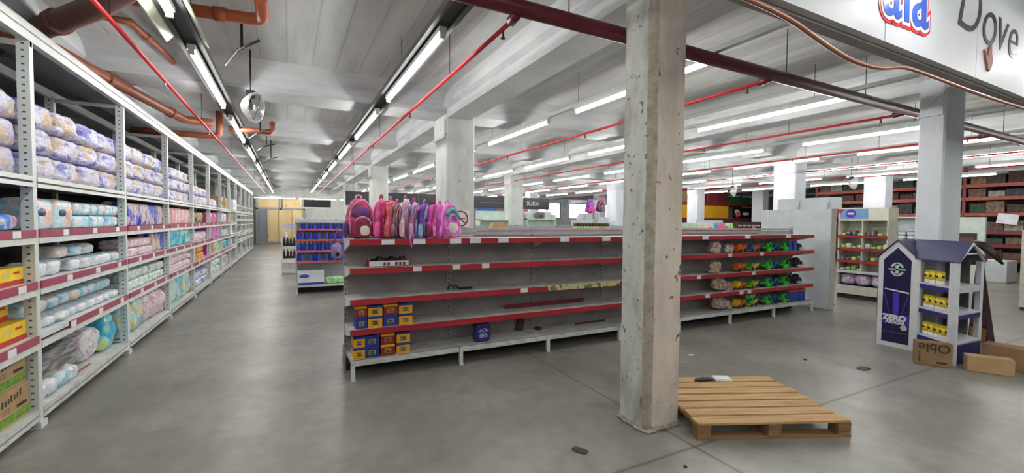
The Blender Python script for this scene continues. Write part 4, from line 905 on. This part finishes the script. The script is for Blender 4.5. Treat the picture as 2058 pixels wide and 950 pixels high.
CANB = [PAPER, mat('yellow_can_sleeve', (232, 206, 40), .35), mat('yellow_cap', (206, 176, 40), .35), mat('dark_can_print', (44, 52, 60), .4)]
def can_mesh():
    b = MB(); b.lathe([(.037, 0), (.038, .005), (.038, .045)], n=14, m=0); b.lathe([(.0385, .045), (.0385, .135)], n=14, m=1); b.lathe([(.037, .135), (.037, .15), (.03, .155)], n=14, m=2)
    for a in (0, pi / 2, pi, 3 * pi / 2):
        b.puff((.037 * cos(a), .037 * sin(a), .075), (.014 + .02 * abs(sin(a)), .014 + .02 * abs(cos(a)), .036), 2, 4, 0, 0, 3)
    return b.mesh('yellow_can', CANB)
cm = can_mesh()
for zi, (z, n, ts) in enumerate(((.885, 3, (.13, .27, .44)), (.58, 5, (.13, .28, .43, .57, .73)), (.245, 5, (.13, .28, .43, .57, .73)))):
    for i, q in enumerate(ts):
        p = lerp(P2, P3, q); o = bpy.data.objects.new('yellow_can', cm); COL.objects.link(o); o.location = (p[0] + .065, p[1] - .045, z + .002); o.rotation_euler = (0, 0, .95)
        tag(o, 'yellow can with white foot, %s from left on the %s kiosk shelf' % (ORD[i], ['top', 'middle', 'bottom'][zi]), 'can', 'yellow cans in the kiosk')
def cbox(label, x, y, rz, w, d, h, m=KRAFT, open_=False, name='cardboard_box'):
    t = thing(name, label, 'cardboard box', (x, y, .002), rz)
    MB().box(0, 0, 0, w, d, h - .003).build('carton', m, t, bevel=.003)
    MB().box(.001, .001, h - .003, w - .001, d / 2 - .002, h + .0).box(.001, d / 2 + .002, h - .003, w - .001, d - .001, h).build('flaps', m, t)
    return t
RB = radians(-59.5)
t = cbox('brown cardboard box with upside-down lettering standing before the kiosk', 6.42, 2.26, RB, .31, .115, .262, KRAFT_D)
text('box_lettering', 'Oble', .135, INK, t, TR(.16, -.002, .245) @ FACE_S @ Matrix.Rotation(pi, 4, 'Z'), .001, bold=.002)
MB().box(.18, -.003, .03, .27, 0, .052).build('printed_bar', INK, t)
b = MB()
for q in range(5): b.box(.025, -.003, .04 + q * .025, .045, 0, .055 + q * .025)
b.build('small_print', INK, t)
cbox('long low brown cardboard box on the floor right of the kiosk', 6.625, 1.885, RB, .36, .135, .17)
cbox('tall battered brown carton behind the long low box', 7.05, 1.89, radians(-86), .55, .22, .25, KRAFT_D)
# dark promotional stand behind the kiosk
t = thing('promotional_stand', 'dark brown cone-shaped promotional stand behind the kiosk', 'display stand', (8.4, 2.2, 0))
CHO = mat('dark_chocolate_board', (46, 28, 30), .4)
MB().hull([(0, .0, .0), (.25, .0, 0), (.25, .2, 0), (0, .2, 0)], [(.1, .12, 1.0), (.2, .12, 1.0), (.2, .18, 1.0), (.1, .18, 1.0)]).build('cone_body', CHO, t)
MB().box(-.01, .02, .0, .0, .18, .2).build('orange_print', mat('orange_brown_print', (150, 98, 52), .4), t)
MB().box(-.008, .04, .24, .01, .17, .42).build('mauve_print', mat('mauve_print', (92, 56, 66), .5), t)
MB().box(.12, .14, 1.0, .16, .17, 1.2).build('pole', BLACK, t)
MB().tube([(.1, .22, 1.38), (.1, .12, 1.33), (.1, .02, 1.22), (.1, -.08, 1.08)], [.02, .055, .05, .012], 8).build('curved_arm', CHO, t)
MB().box(.08, .2, 1.05, .2, .34, 1.3).build('dark_box', CHO, t)
# white crate, edge cabinet, panels
t = thing('white_crate', 'plain white crate on the floor far behind the kiosk', 'box', (17.45, 4.28, 0))
MB().box(0, 0, .03, .8, .8, .62).build('crate_body', PW, t, bevel=.01); MB().box(.02, .02, 0, .78, .78, .03).build('foot', PBEIGE, t)
t = thing('white_cabinet', 'tall white cabinet cut off by the right edge', 'cabinet', (12.4, 1.7, 0)); MB().box(0, 0, .05, .5, 1.17, 1.52).build('cabinet_body', PBEIGE, t, bevel=.008); MB().box(.02, .02, 0, .48, 1.15, .05).build('foot', DARK, t)
t = thing('display_stand', 'pale green-white display board with dark framed picture, right of the pale column', 'display stand', (14, 3.8, 0))
MB().box(0, 0, 0, .1, .47, 1.79).build('board', mat('mint_white_board', (206, 222, 212), .5), t); MB().box(-.02, .12, .9, .0, .44, 1.42).build('picture_frame', DARK, t); MB().box(-.026, .17, .95, -.02, .39, 1.32).build('picture', mat('rust_picture', (120, 66, 50), .5), t)
t = thing('white_shelf_unit', 'white shelf unit with stacked white goods left of the pale column', 'shelving', (14.6, 5.05, 0))
MB().box(.36, 0, 0, .4, .85, 1.82).build('back', PW, t)
for z in (.1, .7, 1.18, 1.78): MB().box(0, 0, z, .36, .85, z + .03).build('shelf', PW, t)
for y in (0, .82): MB().box(0, y, 0, .36, y + .03, 1.78).build('side', PW, t)
for i in range(4):
    for j in range(3 if i < 2 else 2): tag(MB().puff((0, 0, 0), (.22, .17, .1), 4, 5, .005, i).build('white_tub', PW if i else LAV, None, (14.8, 5.17 + .2 * i, 1.213 + .102 * j)), 'white tub on the white shelf unit, %s column, %s from below' % (ORD[i], ORD[j]), 'tub', 'white tubs beside the pale column')
tag(MB().box(0, 0, 0, .2, .25, .16).build('carton', KRAFT, None, (14.68, 5.1, .732)), 'brown carton in the white shelf unit behind the kiosk roof', 'cardboard box')

# cabinet with red rails and neon goods
t = thing('display_cabinet', 'white two-bay cabinet with red shelf edges between the white display and the kiosk', 'cabinet', (10.8, 5.2, 0), -pi / 2)
CW = mat('cream_white_board', (214, 212, 196), .5); Wc = .9
MB().box(0, .38, .1, Wc, .4, 1.72).build('back', CW, t)
for x in (0, Wc / 2 - .01, Wc - .02): MB().box(x, 0, 0 if x != Wc / 2 - .01 else .58, x + .02, .38, 1.68).build('side_panel', CW, t)
MB().box(0, -.01, 1.68, Wc, .4, 1.95).build('header', CW, t)
MB().box(.03, -.016, 1.72, .55, -.01, 1.93).build('blue_header_print', mat('sky_print', (110, 150, 196), .4), t)
MB().lathe([(.095, 0), (.095, .004)], n=22).build('round_logo', mat('indigo_logo', (58, 50, 170), .4), t, (.24, -.017, 1.83), (pi / 2, 0, 0))
MB().box(.18, -.024, 1.81, .3, -.021, 1.85).build('logo_stroke', WP, t)
MB().prism([(-.03, 1.93), (.12, 1.93), (.06, 1.84), (-.03, 1.86)], -.022, -.017, 'Y').build('red_corner_print', RED, t)
for i, z in enumerate((1.36, 1.08, .82, .6, .28)):
    MB().box(.02, 0, z - .02, Wc - .02, .38, z).build('shelf', CW, t)
    MB().box(.0, -.012, z - .05, Wc, 0, z + .004).build('price_strip', RED if i < 3 else PW, t)
MB().box(.02, -.06, .1, Wc - .02, .36, .28).build('base_drawer', CW, t); MB().box(.02, 0, 0, Wc - .02, .34, .06).build('plinth', DARK, t)
NE = mat('neon_yellow_pack', (214, 226, 90), .4); LG = mat('light_green_pack', (160, 206, 110), .4); DKP = prt('dark_blue_pack_print', [(40, 44, 60), (60, 70, 110), (90, 90, 90), (150, 150, 160)], 16)
for i, z in enumerate((1.36, 1.08, .82, .6)):
    for j in range(8 if i < 3 else 4):
        m_ = (NE, LG, DKP, WHT, DKP, LG)[(j * 2 + i) % 6]; hh = .05 + .03 * ((i + j) % 3)
        tag(MB().puff((0, 0, 0), (.16, .09, hh), 4, 5, .006, i + j).build('small_pack', m_, None, (10.93, 5.13 - .105 * j - (.0 if j < 4 else .03), z + .002)), 'small %s pack, %s from left, %s shelf of the red-edged cabinet' % ({id(NE): 'neon yellow', id(LG): 'light green', id(DKP): 'dark', id(WHT): 'cream'}[id(m_)], ORD[j], ORD[i]), 'small pack', 'small packs in the red-edged cabinet')
for j in range(3): tag(MB().puff((0, 0, 0), (.3, .27, .24), 3, 6, .02, j).build('purple_bag', prt('purple_white_film', [(130, 90, 160), (206, 190, 216), (226, 220, 232), (190, 150, 190)], 9), None, (10.98, 5.03 - .28 * j, .283)), 'purple and white bag in the cabinet bottom, %s from left' % ORD[j], 'bag', 'purple bags in the red-edged cabinet')
for j in range(3): tag(MB().box(0, 0, 0, .25, .12, .03 + .02 * (j == 1)).build('folded_sheet', (RED, PAPER, PAPER)[j], None, (9.3 + .1 * j, 4.62 + .14 * j, .001)), ['small red folded sheet by the display foot', 'thicker white folded sheet by the display foot', 'thin white folded sheet by the display foot'][j], 'sheet')

# ------------------------------------------------------------------ end-of-aisle unit with blue bottles
t = thing('bottle_shelving', 'white end shelving filled with rows of deep blue bottles', 'shelving', (.13, 10.25, 0)); Wb = 1.08
for x in (0, Wb - .03): MB().box(x, .42, 0, x + .03, .46, 1.6).box(x, 0, 0, x + .03, .04, .17).build('upright', WHITE, t)
MB().box(.03, .43, .2, Wb - .03, .45, 1.6).build('back_panel', mat('pale_back_panel', (172, 172, 182), .5), t)
MB().box(0, -.02, .15, Wb, .44, .19).build('base_shelf', WHITE_OLD, t)
MB().box(.03, .3, 0, Wb - .03, .4, .15).build('plinth', BLACK, t)
ER = mat('coral_price_strip', (214, 92, 84), .4)
BZ = (.70, .93, 1.17, 1.40)
for i, z in enumerate(BZ):
    MB().box(0, .04, z - .02, Wb, .43, z).build('shelf', WHITE, t); MB().box(0, .03, z - .035, Wb, .04, z + .004).build('price_strip', ER, t)
MB().box(0, .04, 1.54, Wb, .05, 1.62).build('clear_tray_edge', PW, t)
BBL = mat('deep_blue_bottle', (30, 46, 168), .25); BB2 = mat('mid_blue_bottle', (50, 84, 196), .25)
bmesh_ = [MB().lathe([(.034, 0), (.036, .01), (.036, .11), (.028, .135), (.016, .145)], n=10).lathe([(.017, .145), (.017, .172)], n=8, m=1).mesh('blue_bottle', [q, c_]) for q in (BBL, BB2) for c_ in (PAPER, BBL)]
for i, z in enumerate(BZ):
    for j in range(13):
        if (i, j) in ((0, 2), (0, 6), (2, 6), (3, 0)): continue
        o = bpy.data.objects.new('blue_bottle', bmesh_[(j * 3 + i) % 2 * 2 + (1 if i in (0, 2) else 0)]); COL.objects.link(o); o.location = (.13 + .055 + .08 * j, 10.36, z + .001); o.scale = (1, 1, 1.1 if i != 3 else .75)
        tag(o, 'deep blue bottle, %s from left on the %s bottle shelf' % (ORD[j], ['lowest', 'second', 'third', 'topmost'][i]), 'bottle', 'deep blue bottles on the end shelving')
for j in range(6):
    tag(MB().puff((0, 0, 0), (.15, .12, .07), 4, 5, .008, j).build('clear_pack', prt('pale_clear_pack', [(190, 200, 216), (216, 222, 230), (230, 232, 236), (80, 90, 190)], 12), None, (.23 + .17 * j, 10.36, 1.562), (0, 0, .1 * j)), 'pale clear pack on top of the blue bottles, %s from left' % ORD[j], 'pack', 'clear packs above the blue bottles')
for i in range(1):
    MB().box(0, .1, 1.54, Wb, .4, 1.56).build('shelf', PW, t)
t = thing('white_carton', 'large white carton with blue oval on the bottle shelving base', 'cardboard box', (.16, 10.28, .192))
MB().box(0, 0, 0, .52, .3, .3).build('carton', PAPER, t, bevel=.004); MB().box(0, -.003, 0, .52, 0, .05).build('blue_band', mat('blue_band', (50, 70, 180), .5), t)
b = MB(); b.prism([(.13 + .1 * cos(a), .19 + .04 * sin(a)) for a in [2 * pi * i / 20 for i in range(20)]], -.004, 0, 'Y'); b.build('blue_oval', mat('blue_oval', (56, 84, 176), .5), t)
MB().puff((0, 0, 0), (.48, .2, .15), 5, 8, .008, 3).build('green_pack', prt('light_green_wrap', [(120, 196, 120), (150, 216, 140), (190, 232, 180)], 14), None, (.95, 10.4, .192))
tag(bpy.data.objects['green_pack'], 'long light green wrapped pack beside the white carton', 'pack')

# low rack with black bottles farther along
t = thing('low_rack', 'low white rack with trays of black bottles beside the bottle shelving', 'shelving', (-.2, 14.3, 0))
for x in (0, .57):
    for y in (0, .37): MB().box(x, y, 0, x + .03, y + .03, 1.05).build('leg', WHITE, t)
for z in (.06, .42, .78): MB().box(0, 0, z, .6, .4, z + .03).build('shelf', WHITE, t)
for z in (.09, .81): MB().box(.0, .36, z, .6, .37, z + .2).build('back_lip', WHITE, t)
MB().box(.05, .18, 1.05, .08, .2, 1.35).box(.04, .17, 1.33, .5, .2, 1.46).build('sign_holder', LAV, t)
bb = MB().lathe([(.03, 0), (.032, .01), (.032, .12), (.012, .16), (.012, .2)], n=8).mesh('black_bottle', BLACK)
for i, z in enumerate((.45, .81)):
    tag(MB().box(0, 0, 0, .5, .3, .07).build('black_tray', BLACK, None, (-.15, 14.36, z + .002)), 'black tray on the %s shelf of the low rack' % ['middle', 'top'][i], 'tray')
    for j in range(6):
        o = bpy.data.objects.new('black_bottle', bb); COL.objects.link(o); o.location = (-.12 + .088 * j, 14.4, z + .074)
        tag(o, 'black bottle on the %s tray of the low rack, %s from left' % (['lower', 'upper'][i], ORD[j]), 'bottle', 'black bottles on the low rack')
o = MB().lathe([(.05, 0), (.055, .02), (.055, .2), (.03, .26)], n=12).build('spray_bottle', PAPER, None, (.35, 14.62, 1.054) if False else (-.08, 14.5, .813)); o.scale = (1, 1, 1.6); tag(o, 'tall white bottle standing on the low rack', 'bottle')

# ------------------------------------------------------------------ far end: wooden partition, signs
FWD = wood('pale_plywood', (232, 204, 146), (244, 220, 168), 2, (1, 1, .2))
t = thing('wooden_partition', 'pale plywood partition with grey door panel at the far end of the aisle', 'partition', (-1.9, 32.7, 0))
for a, c in ((.66, 1.3), (1.32, 2.1), (2.12, 2.9)): MB().box(a, 0, .12, c, .06, 2.24).build('plywood_panel', FWD, t)
MB().box(.15, -.02, .1, .63, .06, 2.3).build('door_panel', mat('grey_door_panel', (140, 146, 160), .5), t)
for a, c in ((.1, 1.33), (1.55, 2.7)): MB().box(a, 0, 2.36, c, .05, 2.95).build('upper_panel', FWD, t)
for a in (0, 1.36, 2.76): MB().box(a, -.03, .0 if a != 1.36 else 2.24, a + .14, .06, 3.2).build('post', STEEL_PALE, t)
MB().box(0, -.03, 2.24, 2.9, .06, 2.34).box(0, .0, 0, 2.9, .05, .12).build('rail', STEEL_PALE, t)
t = thing('black_sign', 'plain black sign band above the far left end of the aisle', 'sign', (.8, 28, 2.33))
MB().box(0, 0, 0, 1.45, .1, .42).build('sign_board', BLACK, t); MB().box(-.2, -.02, -.1, 1.8, .1, 0).build('lower_rail', PW, t); MB().box(-2.2, -.02, .5, 1.8, .1, .6).build('upper_rail', PW, t)
for x in (.0, 1.4): MB().box(x, .02, .42, x + .03, .05, CEIL - 2.33).build('rod', STEEL, t)
MB().box(-.02, .1, -2.33, 0, .16, .6).box(1.75, .1, -2.33, 1.8, .16, .6).build('post', PW, t)
SGN = mat('charcoal_sign_board', (44, 44, 54), .35)
t = thing('charcoal_fascia_sign', 'long charcoal fascia sign behind the backpacks and columns', 'sign', (2.2, 20, 2.25))
for a, c in ((0, 3.2), (3.22, 5.9), (5.92, 8.8), (8.82, 10.35)): MB().box(a, 0, 0, c, .08, .6).build('sign_board', SGN, t)
for a in (.3, 3, 5.6, 8.6, 10.2): MB().box(a, .02, .6, a + .02, .04, CEIL - 2.25).build('rod', STEEL, t)
MB().box(6.3, -.006, .27, 7.9, 0, .3).build('small_slogan', mat('faint_slogan', (120, 120, 132), .5), t)
text('sign_lettering', 'SUKÁ', .3, mat('silver_letters', (206, 208, 218), .4), t, TR(9.35, -.006, .2) @ FACE_S, .003)
MB().box(6.15, -.01, -.14, 7.15, .06, -.01).build('blue_strip', mat('blue_strip', (40, 92, 176), .4), t)
MB().box(8.85, -.01, -.16, 9.05, .06, -.01).build('pink_square', mat('pink_square', (206, 50, 140), .4), t)
for a in (0.02, 10.28): MB().box(a, .1, -2.25, a + .06, .16, .6).build('post', PW, t)

# prohibition sign on the column
t = thing('prohibition_sign', 'white sign with red crossed circle fixed on the column behind the backpacks', 'sign', (2.67, 7.146, 1.64))
MB().box(-.17, -.012, -.15, .17, 0, .15).build('plate', PAPER, t)
b = MB(); N = 28
for i in range(N):
    a, c = 2 * pi * i / N, 2 * pi * (i + 1) / N
    b.hull([(.118 * cos(a), -.018, .118 * sin(a)), (.118 * cos(c), -.018, .118 * sin(c)), (.14 * cos(c), -.018, .14 * sin(c)), (.14 * cos(a), -.018, .14 * sin(a))], [(.118 * cos(a), -.012, .118 * sin(a)), (.118 * cos(c), -.012, .118 * sin(c)), (.14 * cos(c), -.012, .14 * sin(c)), (.14 * cos(a), -.012, .14 * sin(a))])
b.build('red_ring', RED, t)
mb = MB(); mb.T = Matrix.Rotation(radians(45), 4, 'Y'); mb.box(-.12, -.019, -.01, .12, -.0125, .01); mb.build('red_bar', RED, t)
MB().box(-.08, -.015, -.01, -.02, -.0125, .012).box(.02, -.015, .0, .09, -.0125, .015).build('small_pictogram', INKB, t)

# ------------------------------------------------------------------ goods on the second gondola row
GY2 = 8.4; ZT2 = GL[4] + .003
def small(name, mesh, x, y, z, lab, cat, grp, sc=1):
    o = bpy.data.objects.new(name, mesh); COL.objects.link(o); o.location = (x, y, z); o.scale = (1, 1, sc); tag(o, lab, cat, grp); return o
jar = MB().lathe([(.04, 0), (.04, .09)], n=10, m=0).lathe([(.038, .09), (.04, .17)], n=10, m=1).mesh('jar', [mat('lime_jar', (170, 200, 110), .3), mat('dark_jar_label', (92, 60, 60), .5)])
for j in range(12): small('jar', jar, 6.1 + .09 * j, GY2 + .12, ZT2, 'lime green jar with dark label, %s from left on the second gondola' % ORD[j], 'jar', 'lime jars on the second gondola')
for nm, c, x0, n in (('pale green', (206, 226, 206), 9.75, 8), ('cream', (232, 220, 206), 10.4, 8), ('sky blue', (80, 180, 216), 11.05, 2), ('pink', (236, 120, 170), 11.25, 4), ('lime', (170, 220, 90), 11.72, 2)):
    bm_ = MB().lathe([(.034, 0), (.036, .01), (.036, .15), (.03, .17), (.03, .2)], n=9).mesh('bottle', mat(nm.replace(' ', '_') + '_bottle', c, .35))
    for j in range(n): small('bottle', bm_, x0 + .08 * j, GY2 + .12, ZT2, '%s bottle, %s of its colour on the second gondola' % (nm, ORD[j]), 'bottle', 'pastel bottles on the second gondola')
bx = MB().box(-.1, -.06, 0, .1, .06, .24, 0).box(-.09, -.062, .1, .09, -.06, .15, 1).mesh('dark_box', [BLACK, mat('rosy_print', (206, 150, 140), .5)])
for j in range(7): small('dark_box', bx, 12.1 + .22 * j, GY2 + .12, ZT2, 'black box with rosy stripe, %s from left on the second gondola' % ORD[j], 'box', 'black boxes on the second gondola')
t = thing('open_carton', 'brown open carton lying on the second gondola near its left end', 'cardboard box', (4.1, GY2 + .08, ZT2))
MB().hull([(-.22, 0, 0), (.22, 0, 0), (.22, .25, 0), (-.22, .25, 0)], [(-.12, .02, .17), (.12, .02, .17), (.12, .23, .17), (-.12, .23, .17)]).build('carton', KRAFT, t)
MB().box(-.2, -.02, .0, .2, -.0, .03).build('flap', KRAFT, t)
# display units beyond
def simple_unit(lab, x, y, w, h, m, extra=None, name='white_display_unit'):
    t = thing(name, lab, 'display stand', (x, y, 0))
    MB().box(0, .3, 0, w, .34, h).build('back_board', m, t)
    for z in (.1, h * .45, h - .32): MB().box(0, 0, z, w, .3, z + .03).build('shelf', m, t)
    for xx in (0, w - .03): MB().box(xx, 0, 0, xx + .03, .3, h - .12).build('side', m, t)
    return t
MINT = MATS['mint_white_board']
simple_unit('mint white display unit left of the grey column in the background', 5.6, 13.2, 1.1, 1.95, MINT)
simple_unit('second mint white display unit, right of the grey column', 8.2, 14.6, 1.3, 2.0, MINT)
simple_unit('pale lilac display unit before the bright windows', 13.2, 18.0, 2.6, 1.9, LAV)
simple_unit('small white unit beside the distant white display stand', 10.0, 12.6, .8, 1.75, PW)
simple_unit('pale unit below the yellow boards', 14.2, 11.5, 1.6, 1.72, PW)
t = thing('grey_appliance', 'small grey appliance on the mint white display unit', 'appliance', (8.7, 14.62, 1.715)); MB().box(0, 0, 0, .3, .25, .25).build('body', mat('brown_grey_appliance', (120, 108, 104), .5), t, bevel=.02); MB().box(.05, -.01, .05, .2, 0, .15).build('screen', DARK, t)
t = thing('yellow_poster_board', 'warm yellow board behind the mint display unit', 'board', (6.2, 20.6, 1.0)); MB().box(0, 0, 0, 1.6, .05, 1.2).build('board', FWD, t); MB().box(0, .0, -1.0, .05, .05, 0).box(1.55, 0, -1, 1.6, .05, 0).build('leg', STEEL, t)
# hanging backpacks far
t = thing('bag_rack_pole', 'thin steel pole rack carrying two hanging backpacks', 'rack', (8.75, 11.25, 0)); MB().tube([(0, 0, 0), (0, 0, 2.35)], .02, 8).tube([(-.35, 0, 2.33), (.35, 0, 2.33)], .012, 6).build('pole', STEEL, t); MB().lathe([(.2, 0), (.2, .02), (.03, .03)], n=16).build('foot', DARK, t)
h1 = backpack('violet backpack hanging on the distant pole rack', (8.52, 11.12, 1.88), 0, .3, .42, .16, 'violet', 'magenta', 'lilac', 'magenta')
h2 = backpack('dark wine backpack hanging beside the violet one', (8.95, 11.12, 1.93), 0, .3, .38, .16, 'wine', 'grey', 'pale', 'plum')
h1['group'] = h2['group'] = 'backpacks hanging in the distance'
b = MB()

# ------------------------------------------------------------------ red pallet racking on the right
RR = mat('rust_red_rack_paint', (152, 62, 44), .5, var=.15); RM = mat('wine_red_rack_paint', (118, 34, 38), .5)
DK = [mat('dark_stock_%d' % i, c, .7, var=.3, scale=8) for i, c in enumerate(((64, 50, 48), (96, 72, 60), (50, 54, 60), (116, 92, 74), (78, 44, 40), (140, 132, 124), (44, 66, 50)))]
t = thing('pallet_racking', 'rust red pallet racking along the far right wall', 'shelving', (22, -3.5, 0))
LR = (.45, .95, 1.42, 2.05, 2.62, 3.08)
for i in range(7):
    for x in (0, 1.0): MB().box(x, 2.5 * i, 0, x + .1, 2.5 * i + .09, 3.7).build('upright', RM, t)
    MB().tube([(.05, 2.5 * i + .04, .3), (1.05, 2.5 * i + .04, 1.3), (.05, 2.5 * i + .04, 2.3), (1.05, 2.5 * i + .04, 3.3)], .02, 5).build('brace', RM, t)
    if i < 6:
        for z in LR: MB().box(.0, 2.5 * i + .09, z - .12, .06, 2.5 * i + 2.5, z).box(1.0, 2.5 * i + .09, z - .12, 1.06, 2.5 * i + 2.5, z).build('beam', RR if z > 1.5 else RM, t)
        for z in LR: MB().box(.06, 2.5 * i + .09, z - .03, 1.0, 2.5 * i + 2.5, z).build('deck', DK[0], t)
# only the bays the photograph shows carry stock
n_ = 0
for i in range(2, 6):
    for li, z in enumerate(LR):
        for j in range(5):
            n_ += 1
            w = .4 + .05 * ((n_ * 7) % 2); hh = (.3, .28, .36, .4, .3, .4)[li] * (.7 + .3 * ((n_ * 5) % 3) / 2)
            y = -3.5 + 2.5 * i + .16 + .465 * j; m_ = DK[(n_ * 3 + li) % 7]
            tag(MB().box(-.35, 0, 0, .35, w, hh).build('stock_carton', m_, None, (22.45, y, z + .001), bevel=.01), 'dark carton, %s along bay %s, %s level of the rust red racking' % (ORD[j], ['three', 'four', 'five', 'six'][i - 2], ORD[li]), 'carton', 'cartons in the rust red racking')
t = thing('red_racking', 'wine red racking with yellow boards across the far right corner', 'shelving', (17.6, 16.2, 0))
for x in (0, 3.4, 6.85):
    MB().box(x, 0, 0, x + .12, .1, 3.6).box(x, .9, 0, x + .12, 1.0, 3.6).build('upright', RM, t)
for z in (1.0, 1.85, 2.72, 3.55):
    MB().box(.1, -.02, z - .16, 6.9, .04, z).box(.1, .96, z - .16, 6.9, 1.02, z).build('beam', RM, t); MB().box(.1, .04, z - .03, 6.9, .96, z).build('deck', DK[0], t)
YB = mat('golden_yellow_board', (214, 160, 10), .45)
for a, c in ((.5, 2.3), (2.32, 4.45)): tag(MB().box(a, 0, 0, c, .03, .68).build('yellow_board', YB, None, (17.6, 16.14, 1.87)), '%s golden yellow board hung on the red racking' % ('left' if a < 1 else 'right'), 'board')
t = thing('dark_advert_board', 'black advert board with red and white blots on red racking', 'sign', (22.4, 16.15, 1.87)); MB().box(0, 0, 0, 1.8, .03, .62).build('board', BLACK, t)
MB().puff((.45, -.01, .1), (.5, .03, .4), 2.2, 7, .05, 3).build('red_blot', mat('salmon_print', (220, 110, 104), .5), t); MB().puff((.35, -.02, .3), (.3, .03, .22), 2.2, 6, .02, 8).build('white_blot', PAPER, t); MB().puff((1.2, -.01, .2), (.6, .02, .16), 3, 6, .01, 4).build('white_label', PAPER, t)
for i, (a, w, h_, m_, nm) in enumerate(((.5, 1.0, .6, KRAFT_D, 'brown'), (1.6, 1.1, .55, KRAFT_D, 'second brown'), (2.9, .5, .5, RM, 'wine red'), (3.7, .9, .6, RM, 'second wine red'), (4.9, 1.7, .4, mat('bottle_green_carton', (36, 92, 44), .6), 'bottle green'), )):
    tag(MB().box(0, 0, 0, w, .7, h_).build('stock_carton', m_, None, (17.6 + a, 16.3, 2.721), bevel=.01), '%s large carton on the upper level of the wine red racking' % nm, 'carton', 'large cartons on the wine red racking')
for i in range(8):
    tag(MB().box(0, 0, 0, .7, .7, .4 + .1 * (i % 3)).build('stock_carton', DK[i % 7], None, (17.85 + .82 * i, 16.3, 1.001), bevel=.01), 'dark carton on the lower racking level, %s from left' % ORD[i], 'carton', 'lower cartons on the wine red racking')
t = thing('black_bin_stack', 'black plastic bins on racking right of the red post', 'bins', (24.75, 14.2, 0))
for q, z in enumerate((0, .8, 1.6, 2.4)): MB().hull([(.1, .1, z), (1.0, .1, z), (1.0, .8, z), (.1, .8, z)], [(0, 0, z + .78), (1.1, 0, z + .78), (1.1, .9, z + .78), (0, .9, z + .78)]).build('bin', BLACK, t)
# floodlights far
for (x, y, z, lab) in ((14.0, 10.0, 2.72, 'distant round floodlight hanging before the red racking'), (15.4, 7.0, 2.85, 'distant round floodlight left of the pale column')):
    c = dup(g, (x, y, z), (0, 0, radians(-20)), lab)
    for q in c.children:
        if q.name.startswith('stem'): q.scale = (1, 1, (CEIL - z) / .74)
tag(MB().box(0, 0, 0, .02, .5, .35).build('price_placard', PAPER, None, (21.93, 5.2, 1.62), (.15, 0, 0)), 'tilted white price placard on the rust red racking', 'placard')

# slanting conduit at the head of the pale blue column, bird mark check
tag(MB().tube([(7.48, 2.70, 3.02), (7.48, 2.45, 3.3), (7.48, 2.44, 3.35)], .022, 8).build('slanting_conduit', PW), 'white slanting conduit at the head of the pale blue column', 'conduit')
